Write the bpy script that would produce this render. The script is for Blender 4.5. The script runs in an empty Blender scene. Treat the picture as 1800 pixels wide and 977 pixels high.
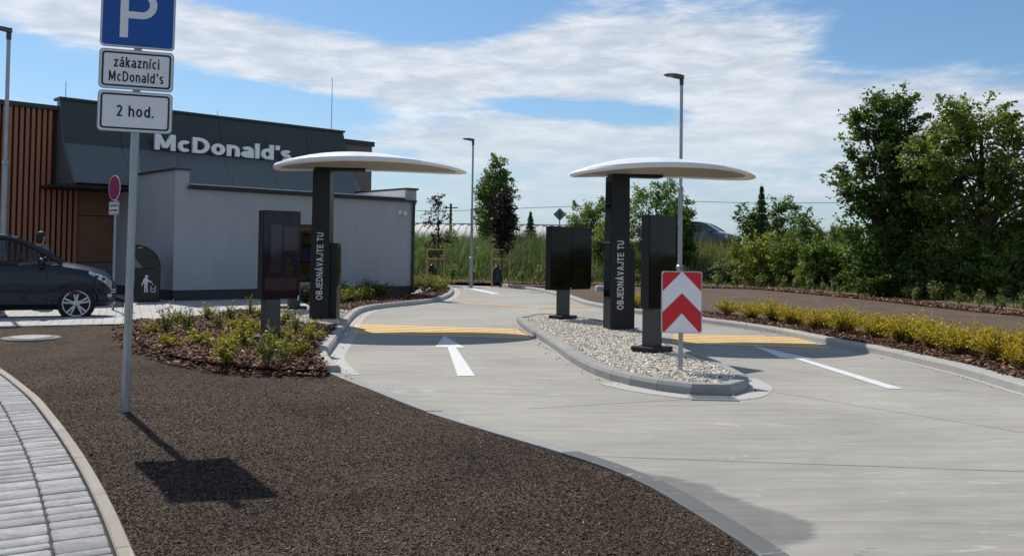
import bpy, bmesh, math, random
import numpy as np
from mathutils import Vector, Matrix, Euler
from mathutils.noise import noise as noise_fn

R = math.radians
random.seed(7)
RNG = np.random.default_rng(11)
scene = bpy.context.scene
COL = scene.collection

# ------------------------------------------------------------------ camera
F_PX, CX, CY = 1550.0, 900.0, 403.4
CAM_H, PITCH, ROLL = 1.45, R(1.5), R(0.8)
cam_data = bpy.data.cameras.new('camera')
cam = bpy.data.objects.new('camera', cam_data)
COL.objects.link(cam)
cam_rot = Euler((R(90) + PITCH, 0, 0)).to_matrix() @ Matrix.Rotation(ROLL, 3, 'Z')
cam.matrix_world = Matrix.Translation((0, 0, CAM_H)) @ cam_rot.to_4x4()
cam_data.sensor_width = 36
cam_data.lens = F_PX / 1800 * 36
cam_data.shift_y = (CY - 488.5) / 1800
cam_data.clip_start = 0.05
cam_data.clip_end = 3000
scene.camera = cam

# ------------------------------------------------------------------ light
SUN_AZ = math.atan2(-0.545, 0.84)      # direction of the sun seen from above (x = right, y = ahead)
SUN_EL = R(50.5)
sun_dir = Vector((math.sin(SUN_AZ) * math.cos(SUN_EL), math.cos(SUN_AZ) * math.cos(SUN_EL), math.sin(SUN_EL)))
sd = bpy.data.lights.new('sun', 'SUN')
sd.energy = 3.9
sd.angle = R(0.53)
sd.color = (1.0, 0.945, 0.86)
sun = bpy.data.objects.new('sun', sd)
COL.objects.link(sun)
sun.rotation_euler = (-sun_dir).to_track_quat('-Z', 'Y').to_euler()
sun.location = sun_dir * 60

scene.view_settings.view_transform = 'Standard'
scene.view_settings.look = 'None'
scene.view_settings.gamma = 1
scene.view_settings.exposure = 0.22
scene.cycles.max_bounces = 8
scene.cycles.transparent_max_bounces = 12
scene.cycles.use_denoising = True


# ------------------------------------------------------------------ node helpers
class NT:
    def __init__(self, tree):
        self.t = tree

    def n(self, typ, **kw):
        nd = self.t.nodes.new(typ)
        for k, v in kw.items():
            setattr(nd, k, v)
        return nd

    def set(self, sock, v):
        if isinstance(v, bpy.types.NodeSocket):
            self.t.links.new(v, sock)
        elif v is not None:
            sock.default_value = v

    def m(self, op, a, b=None, c=None, clamp=False):
        nd = self.n('ShaderNodeMath', operation=op, use_clamp=clamp)
        for i, v in enumerate((a, b, c)):
            if v is not None:
                self.set(nd.inputs[i], v)
        return nd.outputs[0]

    def ramp(self, fac, stops):
        nd = self.n('ShaderNodeValToRGB')
        el = nd.color_ramp.elements
        while len(el) < len(stops):
            el.new(0.5)
        for e, (p, c) in zip(el, stops):
            e.position = p
            e.color = (*c, 1) if len(c) == 3 else c
        self.set(nd.inputs[0], fac)
        return nd.outputs[0]

    def maprange(self, v, a, b, c=0.0, d=1.0, smooth=True):
        nd = self.n('ShaderNodeMapRange', interpolation_type='SMOOTHSTEP' if smooth else 'LINEAR')
        self.set(nd.inputs[0], v)
        for i, q in zip((1, 2, 3, 4), (a, b, c, d)):
            self.set(nd.inputs[i], q)
        return nd.outputs[0]

    def noise(self, vec, scale, detail=4, rough=0.55, dist=0.0):
        nd = self.n('ShaderNodeTexNoise')
        self.set(nd.inputs['Vector'], vec)
        nd.inputs['Scale'].default_value = scale
        nd.inputs['Detail'].default_value = detail
        nd.inputs['Roughness'].default_value = rough
        nd.inputs['Distortion'].default_value = dist
        return nd.outputs['Fac']

    def mix(self, fac, a, b, blend='MIX'):
        nd = self.n('ShaderNodeMix', data_type='RGBA', blend_type=blend)
        self.set(nd.inputs[0], fac)
        self.set(nd.inputs[6], (*a, 1) if isinstance(a, tuple) and len(a) == 3 else a)
        self.set(nd.inputs[7], (*b, 1) if isinstance(b, tuple) and len(b) == 3 else b)
        return nd.outputs[2]

    def mapping(self, vec, scale=(1, 1, 1), rot=(0, 0, 0), loc=(0, 0, 0)):
        nd = self.n('ShaderNodeMapping')
        self.set(nd.inputs[0], vec)
        nd.inputs['Location'].default_value = loc
        nd.inputs['Rotation'].default_value = rot
        nd.inputs['Scale'].default_value = scale
        return nd.outputs[0]


# ------------------------------------------------------------------ sky with clouds
world = bpy.data.worlds.new('World')
scene.world = world
world.use_nodes = True
wt = world.node_tree
wt.nodes.clear()
W = NT(wt)
sky = W.n('ShaderNodeTexSky', sky_type='NISHITA', sun_disc=False)
sky.sun_elevation = SUN_EL
sky.sun_rotation = SUN_AZ
sky.altitude = 150
sky.air_density = 1.0
sky.dust_density = 0.6
sky.ozone_density = 1.6
tc = W.n('ShaderNodeTexCoord')
sep = W.n('ShaderNodeSeparateXYZ')
W.set(sep.inputs[0], tc.outputs['Generated'])
az = W.m('ARCTAN2', sep.outputs[0], sep.outputs[1])
el = W.m('ARCSINE', sep.outputs[2])


def sky_blob(px, py, rx, ry, amp, tilt=0.0):
    """soft ellipse of cloud round a sky direction, all in degrees of azimuth / elevation"""
    a0, e0 = R(px), R(py)
    ct, st = math.cos(R(tilt)), math.sin(R(tilt))
    da = W.m('SUBTRACT', az, a0)
    de = W.m('SUBTRACT', el, e0)
    u = W.m('DIVIDE', W.m('ADD', W.m('MULTIPLY', da, ct), W.m('MULTIPLY', de, st)), R(rx))
    v = W.m('DIVIDE', W.m('SUBTRACT', W.m('MULTIPLY', de, ct), W.m('MULTIPLY', da, st)), R(ry))
    q = W.m('ADD', W.m('MULTIPLY', u, u), W.m('MULTIPLY', v, v))
    return W.m('MULTIPLY', W.m('EXPONENT', W.m('MULTIPLY', q, -1.0)), amp)


cv = W.n('ShaderNodeCombineXYZ')
W.set(cv.inputs[0], W.m('MULTIPLY', az, 2.6))
W.set(cv.inputs[1], W.m('MULTIPLY', el, 9.0))
cloud_n = W.noise(cv.outputs[0], 2.2, 9, 0.58, 0.7)
cv2 = W.n('ShaderNodeCombineXYZ')
W.set(cv2.inputs[0], W.m('MULTIPLY', az, 6.0))
W.set(cv2.inputs[1], W.m('MULTIPLY', el, 27.0))
W.set(cv2.inputs[2], 3.7)
fine_n = W.noise(cv2.outputs[0], 2.6, 9, 0.62, 0.35)
bias = None
BLOBS = [
    (-23.5, 13.3, 9.5, 2.1, 0.62, -3),    # long bank upper left
    (-12.0, 11.7, 8.5, 2.0, 0.62, -9),
    (2.0, 12.3, 11.0, 2.6, 0.52, 3),      # broad bank centre
    (14.0, 12.0, 12.0, 3.4, 0.46, -4),
    (12.0, 7.6, 13.0, 2.4, 0.42, 3),
    (-3.0, 7.3, 9.0, 1.5, 0.40, 0),
    (8.0, 3.6, 26.0, 2.2, 0.31, 0),
    (27.0, 7.5, 8.0, 3.0, 0.46, -8),
    (-30.0, 8.0, 6.0, 1.2, 0.20, 0),
    (-14.5, 8.9, 8.0, 0.9, -0.30, -3),
    (-6.0, 15.0, 6.0, 1.5, -0.25, -6),
    (3.0, 9.3, 5.0, 0.55, -0.50, -4),     # blue gaps
    (9.0, 8.9, 4.0, 0.8, -0.42, 0),
    (-12.0, 15.5, 10.0, 1.6, -0.35, -4),
    (24.0, 13.0, 6.0, 1.8, -0.45, 10),
    (-24.0, 9.6, 10.0, 1.0, -0.35, 0),
    (8.0, 17.5, 24.0, 2.2, 0.10, 0),
]
for b in BLOBS:
    g = sky_blob(*b)
    bias = g if bias is None else W.m('ADD', bias, g)
back = W.maprange(W.m('ABSOLUTE', az), R(40), R(65), 0.0, 0.22)
dens = W.m('ADD', W.m('ADD', W.m('MULTIPLY', cloud_n, 0.62), W.m('MULTIPLY', fine_n, 0.38)), W.m('ADD', bias, back))
cover = W.maprange(dens, 0.62, 0.95)
shade = W.maprange(W.m('ADD', W.m('MULTIPLY', fine_n, 0.7), W.m('MULTIPLY', cloud_n, 0.5)), 0.42, 0.85)
cloud_col = W.mix(shade, (0.56, 0.61, 0.68), (0.92, 0.93, 0.95))
low = W.maprange(el, R(2), R(11), 0.75, 0.0)
cloud_col = W.mix(low, cloud_col, (0.60, 0.67, 0.76))
horizon_haze = W.maprange(el, R(-1), R(11), 0.70, 0.0)
bg_sky = W.n('ShaderNodeBackground')
tinted = W.mix(1.0, sky.outputs[0], (0.76, 0.96, 1.10), 'MULTIPLY')
W.set(bg_sky.inputs[0], tinted)
bg_sky.inputs[1].default_value = 0.086
bg_cloud = W.n('ShaderNodeBackground')
W.set(bg_cloud.inputs[0], cloud_col)
bg_cloud.inputs[1].default_value = 0.90
bg_haze = W.n('ShaderNodeBackground')
bg_haze.inputs[0].default_value = (0.55, 0.645, 0.76, 1)
bg_haze.inputs[1].default_value = 0.78
mix_h = W.n('ShaderNodeMixShader')
W.set(mix_h.inputs[0], horizon_haze)
W.set(mix_h.inputs[1], bg_sky.outputs[0])
W.set(mix_h.inputs[2], bg_haze.outputs[0])
mix_c = W.n('ShaderNodeMixShader')
W.set(mix_c.inputs[0], W.m('MULTIPLY', cover, 0.84))
W.set(mix_c.inputs[1], mix_h.outputs[0])
W.set(mix_c.inputs[2], bg_cloud.outputs[0])
wo = W.n('ShaderNodeOutputWorld')
W.set(wo.inputs[0], mix_c.outputs[0])


# ------------------------------------------------------------------ where things stand
def G(px, py, z=0.0):
    """point of the horizontal plane z seen at a place of the photograph (site survey)"""
    d = cam_rot @ Vector(((px - CX) / F_PX, -(py - CY) / F_PX, -1.0))
    t = (z - CAM_H) / d.z
    return Vector((d.x * t, d.y * t, z))


def D(px, py, Y):
    """point at distance Y ahead seen at a place of the photograph"""
    d = cam_rot @ Vector(((px - CX) / F_PX, -(py - CY) / F_PX, -1.0))
    t = Y / d.y
    return Vector((d.x * t, Y, CAM_H + d.z * t))


# ------------------------------------------------------------------ mesh builder
def catmull(pts, step=0.1, closed=False):
    P = [Vector((p[0], p[1])) for p in pts]
    out = []
    n = len(P)
    rng = range(n) if closed else range(n - 1)
    for i in rng:
        if closed:
            a, b, c, d = P[(i - 1) % n], P[i], P[(i + 1) % n], P[(i + 2) % n]
        else:
            a, b, c, d = P[max(i - 1, 0)], P[i], P[i + 1], P[min(i + 2, n - 1)]
        k = max(2, int((c - b).length / step))
        for j in range(k):
            t = j / k
            out.append(0.5 * ((2 * b) + (c - a) * t + (2 * a - 5 * b + 4 * c - d) * t * t + (3 * b - a - 3 * c + d) * t ** 3))
    if not closed:
        out.append(P[-1])
    return out


def offset_line(pts, d, closed=False):
    """offset to the left of travel"""
    out = []
    n = len(pts)
    for i in range(n):
        if closed:
            t = pts[(i + 1) % n] - pts[(i - 1) % n]
        else:
            t = pts[min(i + 1, n - 1)] - pts[max(i - 1, 0)]
        t = t.normalized()
        out.append(pts[i] + Vector((-t.y, t.x)) * d)
    return out


def inside(P, poly):
    """P (N,2) array, poly list of xy -> bool array"""
    x, y = P[:, 0], P[:, 1]
    c = np.zeros(len(P), bool)
    n = len(poly)
    j = n - 1
    for i in range(n):
        xi, yi = poly[i][0], poly[i][1]
        xj, yj = poly[j][0], poly[j][1]
        if yi != yj:
            c ^= ((yi > y) != (yj > y)) & (x < (xj - xi) * (y - yi) / (yj - yi) + xi)
        j = i
    return c


def sample_poly(poly, n):
    A = np.array([[p[0], p[1]] for p in poly])
    lo, hi = A.min(0), A.max(0)
    out = np.zeros((0, 2))
    while len(out) < n:
        q = RNG.uniform(lo, hi, (n * 2, 2))
        out = np.concatenate([out, q[inside(q, poly)]])
    return out[:n]


class MB:
    """collects shapes into one mesh"""
    def __init__(self):
        self.v, self.f, self.mi = [], [], []
        self.cur = 0

    def add(self, verts, faces):
        b = len(self.v)
        self.v += [tuple(q) for q in verts]
        self.f += [tuple(i + b for i in q) for q in faces]
        self.mi += [self.cur] * len(faces)
        return self

    def box(self, c, s, rz=0.0, rot=None):
        hx, hy, hz = s[0] / 2, s[1] / 2, s[2] / 2
        vs = [Vector((x, y, z)) for x in (-hx, hx) for y in (-hy, hy) for z in (-hz, hz)]
        M = rot if rot is not None else Matrix.Rotation(rz, 3, 'Z')
        c = Vector(c)
        vs = [M @ q + c for q in vs]
        return self.add(vs, [(0, 1, 3, 2), (4, 6, 7, 5), (0, 4, 5, 1), (2, 3, 7, 6), (0, 2, 6, 4), (1, 5, 7, 3)])

    def box2(self, lo, hi):
        return self.box([(a + b) / 2 for a, b in zip(lo, hi)], [abs(b - a) for a, b in zip(lo, hi)])

    def prism(self, poly, z0, z1):
        """poly: xy points, extruded along z"""
        n = len(poly)
        vs = [(p[0], p[1], z0) for p in poly] + [(p[0], p[1], z1) for p in poly]
        a = sum(poly[i][0] * poly[(i + 1) % n][1] - poly[(i + 1) % n][0] * poly[i][1] for i in range(n))
        up = tuple(range(n, 2 * n))
        dn = tuple(reversed(range(n)))
        sides = [(i, (i + 1) % n, (i + 1) % n + n, i + n) for i in range(n)]
        fs = [up, dn] + sides
        if a < 0:
            fs = [tuple(reversed(q)) for q in fs]
        return self.add(vs, fs)

    def slab_xz(self, poly, y0, y1):
        """poly in xz, thickness along y"""
        m = MB()
        m.prism(poly, 0, 1)
        vs = [(x, y0 + (y1 - y0) * t, z) for x, z, t in m.v]
        fs = m.f if y1 < y0 else [tuple(reversed(q)) for q in m.f]
        return self.add(vs, fs)

    def slab_yz(self, poly, x0, x1):
        m = MB()
        m.prism(poly, 0, 1)
        vs = [(x0 + (x1 - x0) * t, y, z) for y, z, t in m.v]
        fs = m.f if x1 > x0 else [tuple(reversed(q)) for q in m.f]
        return self.add(vs, fs)

    def tube(self, path, rad, seg=10, cap=True):
        path = [Vector(p) for p in path]
        rads = rad if isinstance(rad, (list, tuple)) else [rad] * len(path)
        vs, fs = [], []
        up = Vector((0.123, 0.31, 0.94)).normalized()
        for i, p in enumerate(path):
            t = (path[min(i + 1, len(path) - 1)] - path[max(i - 1, 0)]).normalized()
            a = t.cross(up)
            if a.length < 1e-3:
                a = t.cross(Vector((1, 0, 0)))
            a.normalize()
            b = t.cross(a)
            for k in range(seg):
                th = 2 * math.pi * k / seg
                vs.append(p + (a * math.cos(th) + b * math.sin(th)) * rads[i])
        for i in range(len(path) - 1):
            for k in range(seg):
                k2 = (k + 1) % seg
                fs.append((i * seg + k, i * seg + k2, (i + 1) * seg + k2, (i + 1) * seg + k))
        if cap:
            fs.append(tuple(reversed(range(seg))))
            fs.append(tuple(range((len(path) - 1) * seg, len(path) * seg)))
        return self.add(vs, fs)

    def lathe(self, prof, seg=24, axis='z', c=(0, 0, 0)):
        vs, fs = [], []
        c = Vector(c)
        for r, h in prof:
            for k in range(seg):
                th = 2 * math.pi * k / seg
                x, y = r * math.cos(th), r * math.sin(th)
                q = (x, y, h) if axis == 'z' else ((x, h, y) if axis == 'y' else (h, x, y))
                vs.append(c + Vector(q))
        for i in range(len(prof) - 1):
            for k in range(seg):
                k2 = (k + 1) % seg
                fs.append((i * seg + k, i * seg + k2, (i + 1) * seg + k2, (i + 1) * seg + k))
        fs.append(tuple(reversed(range(seg))))
        fs.append(tuple(range((len(prof) - 1) * seg, len(prof) * seg)))
        return self.add(vs, fs)

    def loft(self, rings, close=False, cap=True):
        n = len(rings[0])
        vs, fs = [], []
        for r in rings:
            vs += list(r)
        for i in range(len(rings) - 1):
            for k in range(n if close else n - 1):
                k2 = (k + 1) % n
                fs.append((i * n + k, i * n + k2, (i + 1) * n + k2, (i + 1) * n + k))
        if cap and close:
            fs.append(tuple(reversed(range(n))))
            fs.append(tuple(range((len(rings) - 1) * n, len(rings) * n)))
        return self.add(vs, fs)

    def transform(self, M):
        self.v = [tuple(M @ Vector(q)) for q in self.v]
        return self

    def mesh(self, name):
        me = bpy.data.meshes.new(name)
        me.from_pydata(self.v, [], self.f)
        me.polygons.foreach_set('material_index', self.mi)
        me.update()
        return me


def fix_normals(me):
    bm = bmesh.new()
    bm.from_mesh(me)
    bmesh.ops.recalc_face_normals(bm, faces=bm.faces)
    bm.to_mesh(me)
    bm.free()


def link(name, me, mats, parent=None, smooth=False, bevel=0.0, fix=True, seg=2):
    if fix:
        fix_normals(me)
    for m in (mats if isinstance(mats, (list, tuple)) else [mats]):
        me.materials.append(m)
    if smooth:
        me.polygons.foreach_set('use_smooth', [True] * len(me.polygons))
        if smooth != 'all':
            me.set_sharp_from_angle(angle=R(38))
    o = bpy.data.objects.new(name, me)
    COL.objects.link(o)
    if parent is not None:
        o.parent = parent
    if bevel:
        md = o.modifiers.new('bevel', 'BEVEL')
        md.width = bevel
        md.segments = seg
        md.limit_method = 'ANGLE'
        md.angle_limit = R(35)
    return o


def part(name, mb, mats, parent=None, **kw):
    return link(name, mb.mesh(name), mats, parent, **kw)


def tag(o, label, cat, group=None):
    o['label'] = label
    o['category'] = cat
    if group:
        o['group'] = group
    return o


def thing(name, label, cat, loc=(0, 0, 0), rz=0.0, group=None):
    o = bpy.data.objects.new(name, None)
    COL.objects.link(o)
    o.empty_display_size = 0.2
    o.location = loc
    o.rotation_euler = (0, 0, rz)
    return tag(o, label, cat, group)


def structure(name, mb, mats, **kw):
    o = part(name, mb, mats, None, **kw)
    o['kind'] = 'structure'
    return o


def stuff(o):
    o['kind'] = 'stuff'
    return o


def kids(o):
    return [c for c in bpy.data.objects if c.parent == o]


def copy_tree(o, parent=None, children=None):
    c = o.copy()
    COL.objects.link(c)
    if parent is not None:
        c.parent = parent
    for k in kids(o):
        copy_tree(k, c)
    return c


def sheet(poly, z):
    """flat polygon facing up"""
    m = MB()
    n = len(poly)
    a = sum(poly[i][0] * poly[(i + 1) % n][1] - poly[(i + 1) % n][0] * poly[i][1] for i in range(n))
    idx = range(n) if a > 0 else range(n - 1, -1, -1)
    m.add([(poly[i][0], poly[i][1], z) for i in idx], [tuple(range(n))])
    bm = bmesh.new()
    me = m.mesh('tmp')
    bm.from_mesh(me)
    bmesh.ops.triangulate(bm, faces=bm.faces)
    m.v = [tuple(v.co) for v in bm.verts]
    bm.verts.index_update()
    m.f = [tuple(v.index for v in f.verts) for f in bm.faces]
    m.mi = [0] * len(m.f)
    bm.free()
    bpy.data.meshes.remove(me)
    return m


def text_mb(s, size=1.0, extrude=0.0, bold=0.0, align='CENTER', width=None, height=None, spacing=1.0):
    """lettering standing in the xz plane, face towards -y, centred at the origin"""
    cu = bpy.data.curves.new('lettering', 'FONT')
    cu.body = s
    cu.size = size
    cu.extrude = extrude
    cu.offset = bold
    cu.align_x = align
    cu.space_character = spacing
    cu.resolution_u = 3
    ob = bpy.data.objects.new('lettering', cu)
    COL.objects.link(ob)
    dg = bpy.context.evaluated_depsgraph_get()
    me = bpy.data.meshes.new_from_object(ob.evaluated_get(dg))
    bpy.data.objects.remove(ob)
    bpy.data.curves.remove(cu)
    V = np.array([v.co[:] for v in me.vertices])
    lo, hi = V.min(0), V.max(0)
    c = (lo + hi) / 2
    V[:, :2] -= c[:2]
    if width:
        V[:, 0] *= width / (hi[0] - lo[0])
    if height:
        V[:, 1] *= height / (hi[1] - lo[1])
    m = MB()
    m.add([(x, -z, y) for x, y, z in V], [tuple(p.vertices) for p in me.polygons])
    bpy.data.meshes.remove(me)
    return m


def fast_mesh(name, V, F, col=None):
    """V (N,3), F (M,k) constant-size faces, optional colour per face"""
    me = bpy.data.meshes.new(name)
    k = F.shape[1]
    me.vertices.add(len(V))
    me.vertices.foreach_set('co', np.ascontiguousarray(V, np.float32).ravel())
    me.loops.add(F.size)
    me.loops.foreach_set('vertex_index', np.ascontiguousarray(F, np.int32).ravel())
    me.polygons.add(len(F))
    me.polygons.foreach_set('loop_start', np.arange(0, F.size, k, dtype=np.int32))
    me.polygons.foreach_set('loop_total', np.full(len(F), k, np.int32))
    me.update(calc_edges=True)
    if col is not None:
        a = me.color_attributes.new('tint', 'FLOAT_COLOR', 'CORNER')
        c4 = np.concatenate([col, np.ones((len(col), 1))], 1)
        a.data.foreach_set('color', np.repeat(c4, k, 0).astype(np.float32).ravel())
    me.validate()
    return me


# ------------------------------------------------------------------ materials
MATS = {}


def pbr(name, col, rough=0.6, metal=0.0, var=0.12, scale=6.0, bump=0.0, bscale=60.0, spec=0.5, coat=0.0, stretch=(1, 1, 1)):
    """painted / plain surface with a little uneven colour and grain"""
    if name in MATS:
        return MATS[name]
    m = bpy.data.materials.new(name)
    m.use_nodes = True
    t = NT(m.node_tree)
    b = m.node_tree.nodes['Principled BSDF']
    tcn = t.n('ShaderNodeTexCoord')
    vec = t.mapping(tcn.outputs['Object'], stretch)
    nz = t.noise(vec, scale, 5, 0.6)
    lo = tuple(c * (1 - var) for c in col)
    hi = tuple(min(1, c * (1 + var)) for c in col)
    t.set(b.inputs['Base Color'], t.ramp(nz, [(0.3, lo), (0.7, hi)]))
    rn = t.maprange(nz, 0.3, 0.7, max(0.02, rough - 0.06), min(1, rough + 0.06))
    t.set(b.inputs['Roughness'], rn)
    b.inputs['Metallic'].default_value = metal
    b.inputs['Specular IOR Level'].default_value = spec
    b.inputs['Coat Weight'].default_value = coat
    b.inputs['Coat Roughness'].default_value = 0.04
    if bump:
        bn = t.n('ShaderNodeBump')
        bn.inputs['Strength'].default_value = 1.0
        bn.inputs['Distance'].default_value = bump
        t.set(bn.inputs['Height'], t.noise(vec, bscale, 3, 0.6))
        t.set(b.inputs['Normal'], bn.outputs[0])
    MATS[name] = m
    return m


def tinted(name, rough=0.8, transl=0.0, spec=0.3, gain=1.0, transl_col=(1.0, 1.0, 0.5)):
    """colour comes from the per-piece tint (each leaf, chip or stone has its own colour)"""
    m = bpy.data.materials.new(name)
    m.use_nodes = True
    t = NT(m.node_tree)
    b = m.node_tree.nodes['Principled BSDF']
    at = t.n('ShaderNodeAttribute', attribute_name='tint')
    col = at.outputs['Color']
    if gain != 1.0:
        col = t.mix(1.0, col, (gain, gain, gain), 'MULTIPLY')
    t.set(b.inputs['Base Color'], col)
    b.inputs['Roughness'].default_value = rough
    b.inputs['Specular IOR Level'].default_value = spec
    if transl:
        tr = t.n('ShaderNodeBsdfTranslucent')
        t.set(tr.inputs[0], t.mix(1.0, col, transl_col, 'MULTIPLY'))
        mx = t.n('ShaderNodeMixShader')
        mx.inputs[0].default_value = transl
        t.set(mx.inputs[1], b.outputs[0])
        t.set(mx.inputs[2], tr.outputs[0])
        out = m.node_tree.nodes['Material Output']
        t.set(out.inputs[0], mx.outputs[0])
    return m


def glass_mat(name, col=(0.02, 0.025, 0.03), alpha=0.5, rough=0.03):
    m = bpy.data.materials.new(name)
    m.use_nodes = True
    t = NT(m.node_tree)
    b = m.node_tree.nodes['Principled BSDF']
    b.inputs['Base Color'].default_value = (*col, 1)
    b.inputs['Roughness'].default_value = rough
    b.inputs['Alpha'].default_value = alpha
    b.inputs['Specular IOR Level'].default_value = 0.6
    return m


def concrete_mat(name, col, var, streak, rot, crack=True, fine=1.0):
    m = bpy.data.materials.new(name)
    m.use_nodes = True
    t = NT(m.node_tree)
    b = m.node_tree.nodes['Principled BSDF']
    tcn = t.n('ShaderNodeTexCoord')
    p = tcn.outputs['Object']
    r = t.mapping(p, (1, 1, 1), (0, 0, rot))
    s1 = t.noise(t.mapping(r, (0.8, 5.5, 1)), 1.0, 8, 0.7, 0.5)
    s2 = t.noise(t.mapping(r, (1.6, 46.0, 1)), 1.0, 5, 0.6, 0.1)
    big = t.noise(p, 0.35, 5, 0.6, 0.6)
    grain = t.noise(p, 90 * fine, 3, 0.7)
    white = t.noise(t.mapping(r, (1.1, 4.2, 1), (0, 0, 0.25)), 1.3, 9, 0.74, 1.3)
    h = t.m('ADD', t.m('MULTIPLY', s1, 0.34), t.m('ADD', t.m('MULTIPLY', s2, 0.16), t.m('ADD', t.m('MULTIPLY', big, 0.34), t.m('MULTIPLY', grain, 0.16))))
    c = t.ramp(h, [(0.36, tuple(q * (1 - var) for q in col)), (0.5, col), (0.64, tuple(q * (1 + var * 0.8) for q in col))])
    wm = t.maprange(white, 0.56, 0.72, 0.0, 0.6)
    c = t.mix(wm, c, (0.62, 0.61, 0.58))
    dirt = t.maprange(t.noise(p, 1.3, 9, 0.74, 1.0), 0.54, 0.74, 0.0, 0.42)
    c = t.mix(dirt, c, tuple(q * 0.62 for q in col))
    sp = t.maprange(t.noise(p, 38, 2, 0.5), 0.73, 0.78, 0.0, 0.5)
    c = t.mix(sp, c, (0.10, 0.09, 0.08))
    t.set(b.inputs['Base Color'], c)
    b.inputs['Roughness'].default_value = 0.82
    b.inputs['Specular IOR Level'].default_value = 0.3
    bn = t.n('ShaderNodeBump')
    bn.inputs['Distance'].default_value = 0.004 * streak
    t.set(bn.inputs['Height'], t.m('ADD', s2, t.m('MULTIPLY', grain, 0.5)))
    t.set(b.inputs['Normal'], bn.outputs[0])
    return m


def soil_mat(name, dark, mid, light, scale=1.0):
    m = bpy.data.materials.new(name)
    m.use_nodes = True
    t = NT(m.node_tree)
    b = m.node_tree.nodes['Principled BSDF']
    tcn = t.n('ShaderNodeTexCoord')
    p = tcn.outputs['Object']
    vo = t.n('ShaderNodeTexVoronoi')
    t.set(vo.inputs['Vector'], p)
    vo.inputs['Scale'].default_value = 105 * scale
    sepc = t.n('ShaderNodeSeparateColor')
    t.set(sepc.inputs[0], vo.outputs['Color'])
    fine = t.noise(p, 140 * scale, 3, 0.7)
    big = t.noise(p, 0.9, 6, 0.65, 0.4)
    h = t.m('ADD', t.m('MULTIPLY', sepc.outputs[0], 0.5), t.m('ADD', t.m('MULTIPLY', fine, 0.35), t.m('MULTIPLY', big, 0.45)))
    c = t.ramp(h, [(0.30, dark), (0.62, mid), (0.88, light)])
    t.set(b.inputs['Base Color'], c)
    b.inputs['Roughness'].default_value = 0.95
    b.inputs['Specular IOR Level'].default_value = 0.2
    bn = t.n('ShaderNodeBump')
    bn.inputs['Distance'].default_value = 0.012
    t.set(bn.inputs['Height'], t.m('ADD', t.m('MULTIPLY', sepc.outputs[1], 0.7), fine))
    t.set(b.inputs['Normal'], bn.outputs[0])
    return m


M_CONC = concrete_mat('drive_concrete', (0.332, 0.313, 0.276), 0.34, 1.0, R(-4))
M_DAMP = concrete_mat('damp_concrete', (0.185, 0.19, 0.185), 0.12, 1.0, R(-4))
M_GUTTER = concrete_mat('gutter_concrete', (0.44, 0.43, 0.405), 0.15, 0.5, R(30))
M_KERB = concrete_mat('kerb_stone', (0.37, 0.36, 0.335), 0.12, 0.4, R(70), fine=1.4)
M_KERB_D = concrete_mat('dark_kerb_stone', (0.295, 0.29, 0.275), 0.14, 0.4, R(70), fine=1.4)
M_EDGE = concrete_mat('edging_stone', (0.33, 0.295, 0.25), 0.18, 0.5, R(60), fine=1.4)
M_GRAVEL = soil_mat('dark_gravel', (0.011, 0.007, 0.005), (0.043, 0.029, 0.021), (0.18, 0.125, 0.082))
M_GRAVEL_R = soil_mat('brown_gravel', (0.030, 0.020, 0.014), (0.112, 0.077, 0.055), (0.26, 0.19, 0.14))
M_MULCH = soil_mat('bark_ground', (0.010, 0.006, 0.004), (0.040, 0.022, 0.014), (0.11, 0.065, 0.04), 0.5)
M_DRY = soil_mat('dry_soil', (0.06, 0.045, 0.03), (0.15, 0.115, 0.075), (0.26, 0.21, 0.14), 0.7)
M_FIELD = soil_mat('field_soil', (0.03, 0.04, 0.014), (0.085, 0.10, 0.038), (0.17, 0.155, 0.075), 0.12)
M_CHIP = tinted('bark_chips', 0.85)
M_STONE = tinted('stone_chips', 0.8)
M_PEBBLE = tinted('white_pebbles', 0.7)
M_LEAF = tinted('leaves', 0.5, 0.5, 0.3, gain=2.25, transl_col=(1.0, 1.0, 0.55))
M_GRASS = tinted('grass_blades', 0.6, 0.5, 0.3, gain=1.2, transl_col=(0.92, 1.0, 0.6))
M_BARK = pbr('tree_bark', (0.075, 0.058, 0.045), 0.95, var=0.35, scale=14, bump=0.02, bscale=30)
M_WHITE_PAINT = pbr('white_road_paint', (0.66, 0.66, 0.65), 0.7, var=0.10, scale=9, bump=0.001, bscale=150)
M_YELLOW = pbr('yellow_road_paint', (0.82, 0.52, 0.17), 0.75, var=0.16, scale=7, bump=0.001, bscale=150)
M_ANTHRA = pbr('anthracite_metal', (0.013, 0.013, 0.0135), 0.45, 0.0, spec=0.35, var=0.1, scale=3, bump=0.0006, bscale=300)
M_ANTHRA2 = pbr('grey_steel_box', (0.05, 0.051, 0.05), 0.45, 0.0, var=0.1, scale=3, bump=0.0006, bscale=300)
M_BLACKGL = pbr('black_glass', (0.003, 0.003, 0.003), 0.05, var=0.0, spec=0.22)
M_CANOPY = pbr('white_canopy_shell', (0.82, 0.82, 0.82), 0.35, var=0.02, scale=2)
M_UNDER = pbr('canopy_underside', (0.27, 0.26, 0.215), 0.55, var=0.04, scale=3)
M_GALV = pbr('galvanised_steel', (0.36, 0.38, 0.40), 0.42, 0.7, var=0.2, scale=14, stretch=(1, 1, 0.25), bump=0.0006, bscale=120)
M_ALU = pbr('aluminium_sign_back', (0.42, 0.43, 0.44), 0.45, 0.5, var=0.08)
M_SIGN_W = pbr('white_sign_sheet', (0.84, 0.82, 0.84), 0.45, var=0.025, scale=5)
M_SIGN_K = pbr('black_sign_ink', (0.012, 0.013, 0.02), 0.5, var=0.0)
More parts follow.
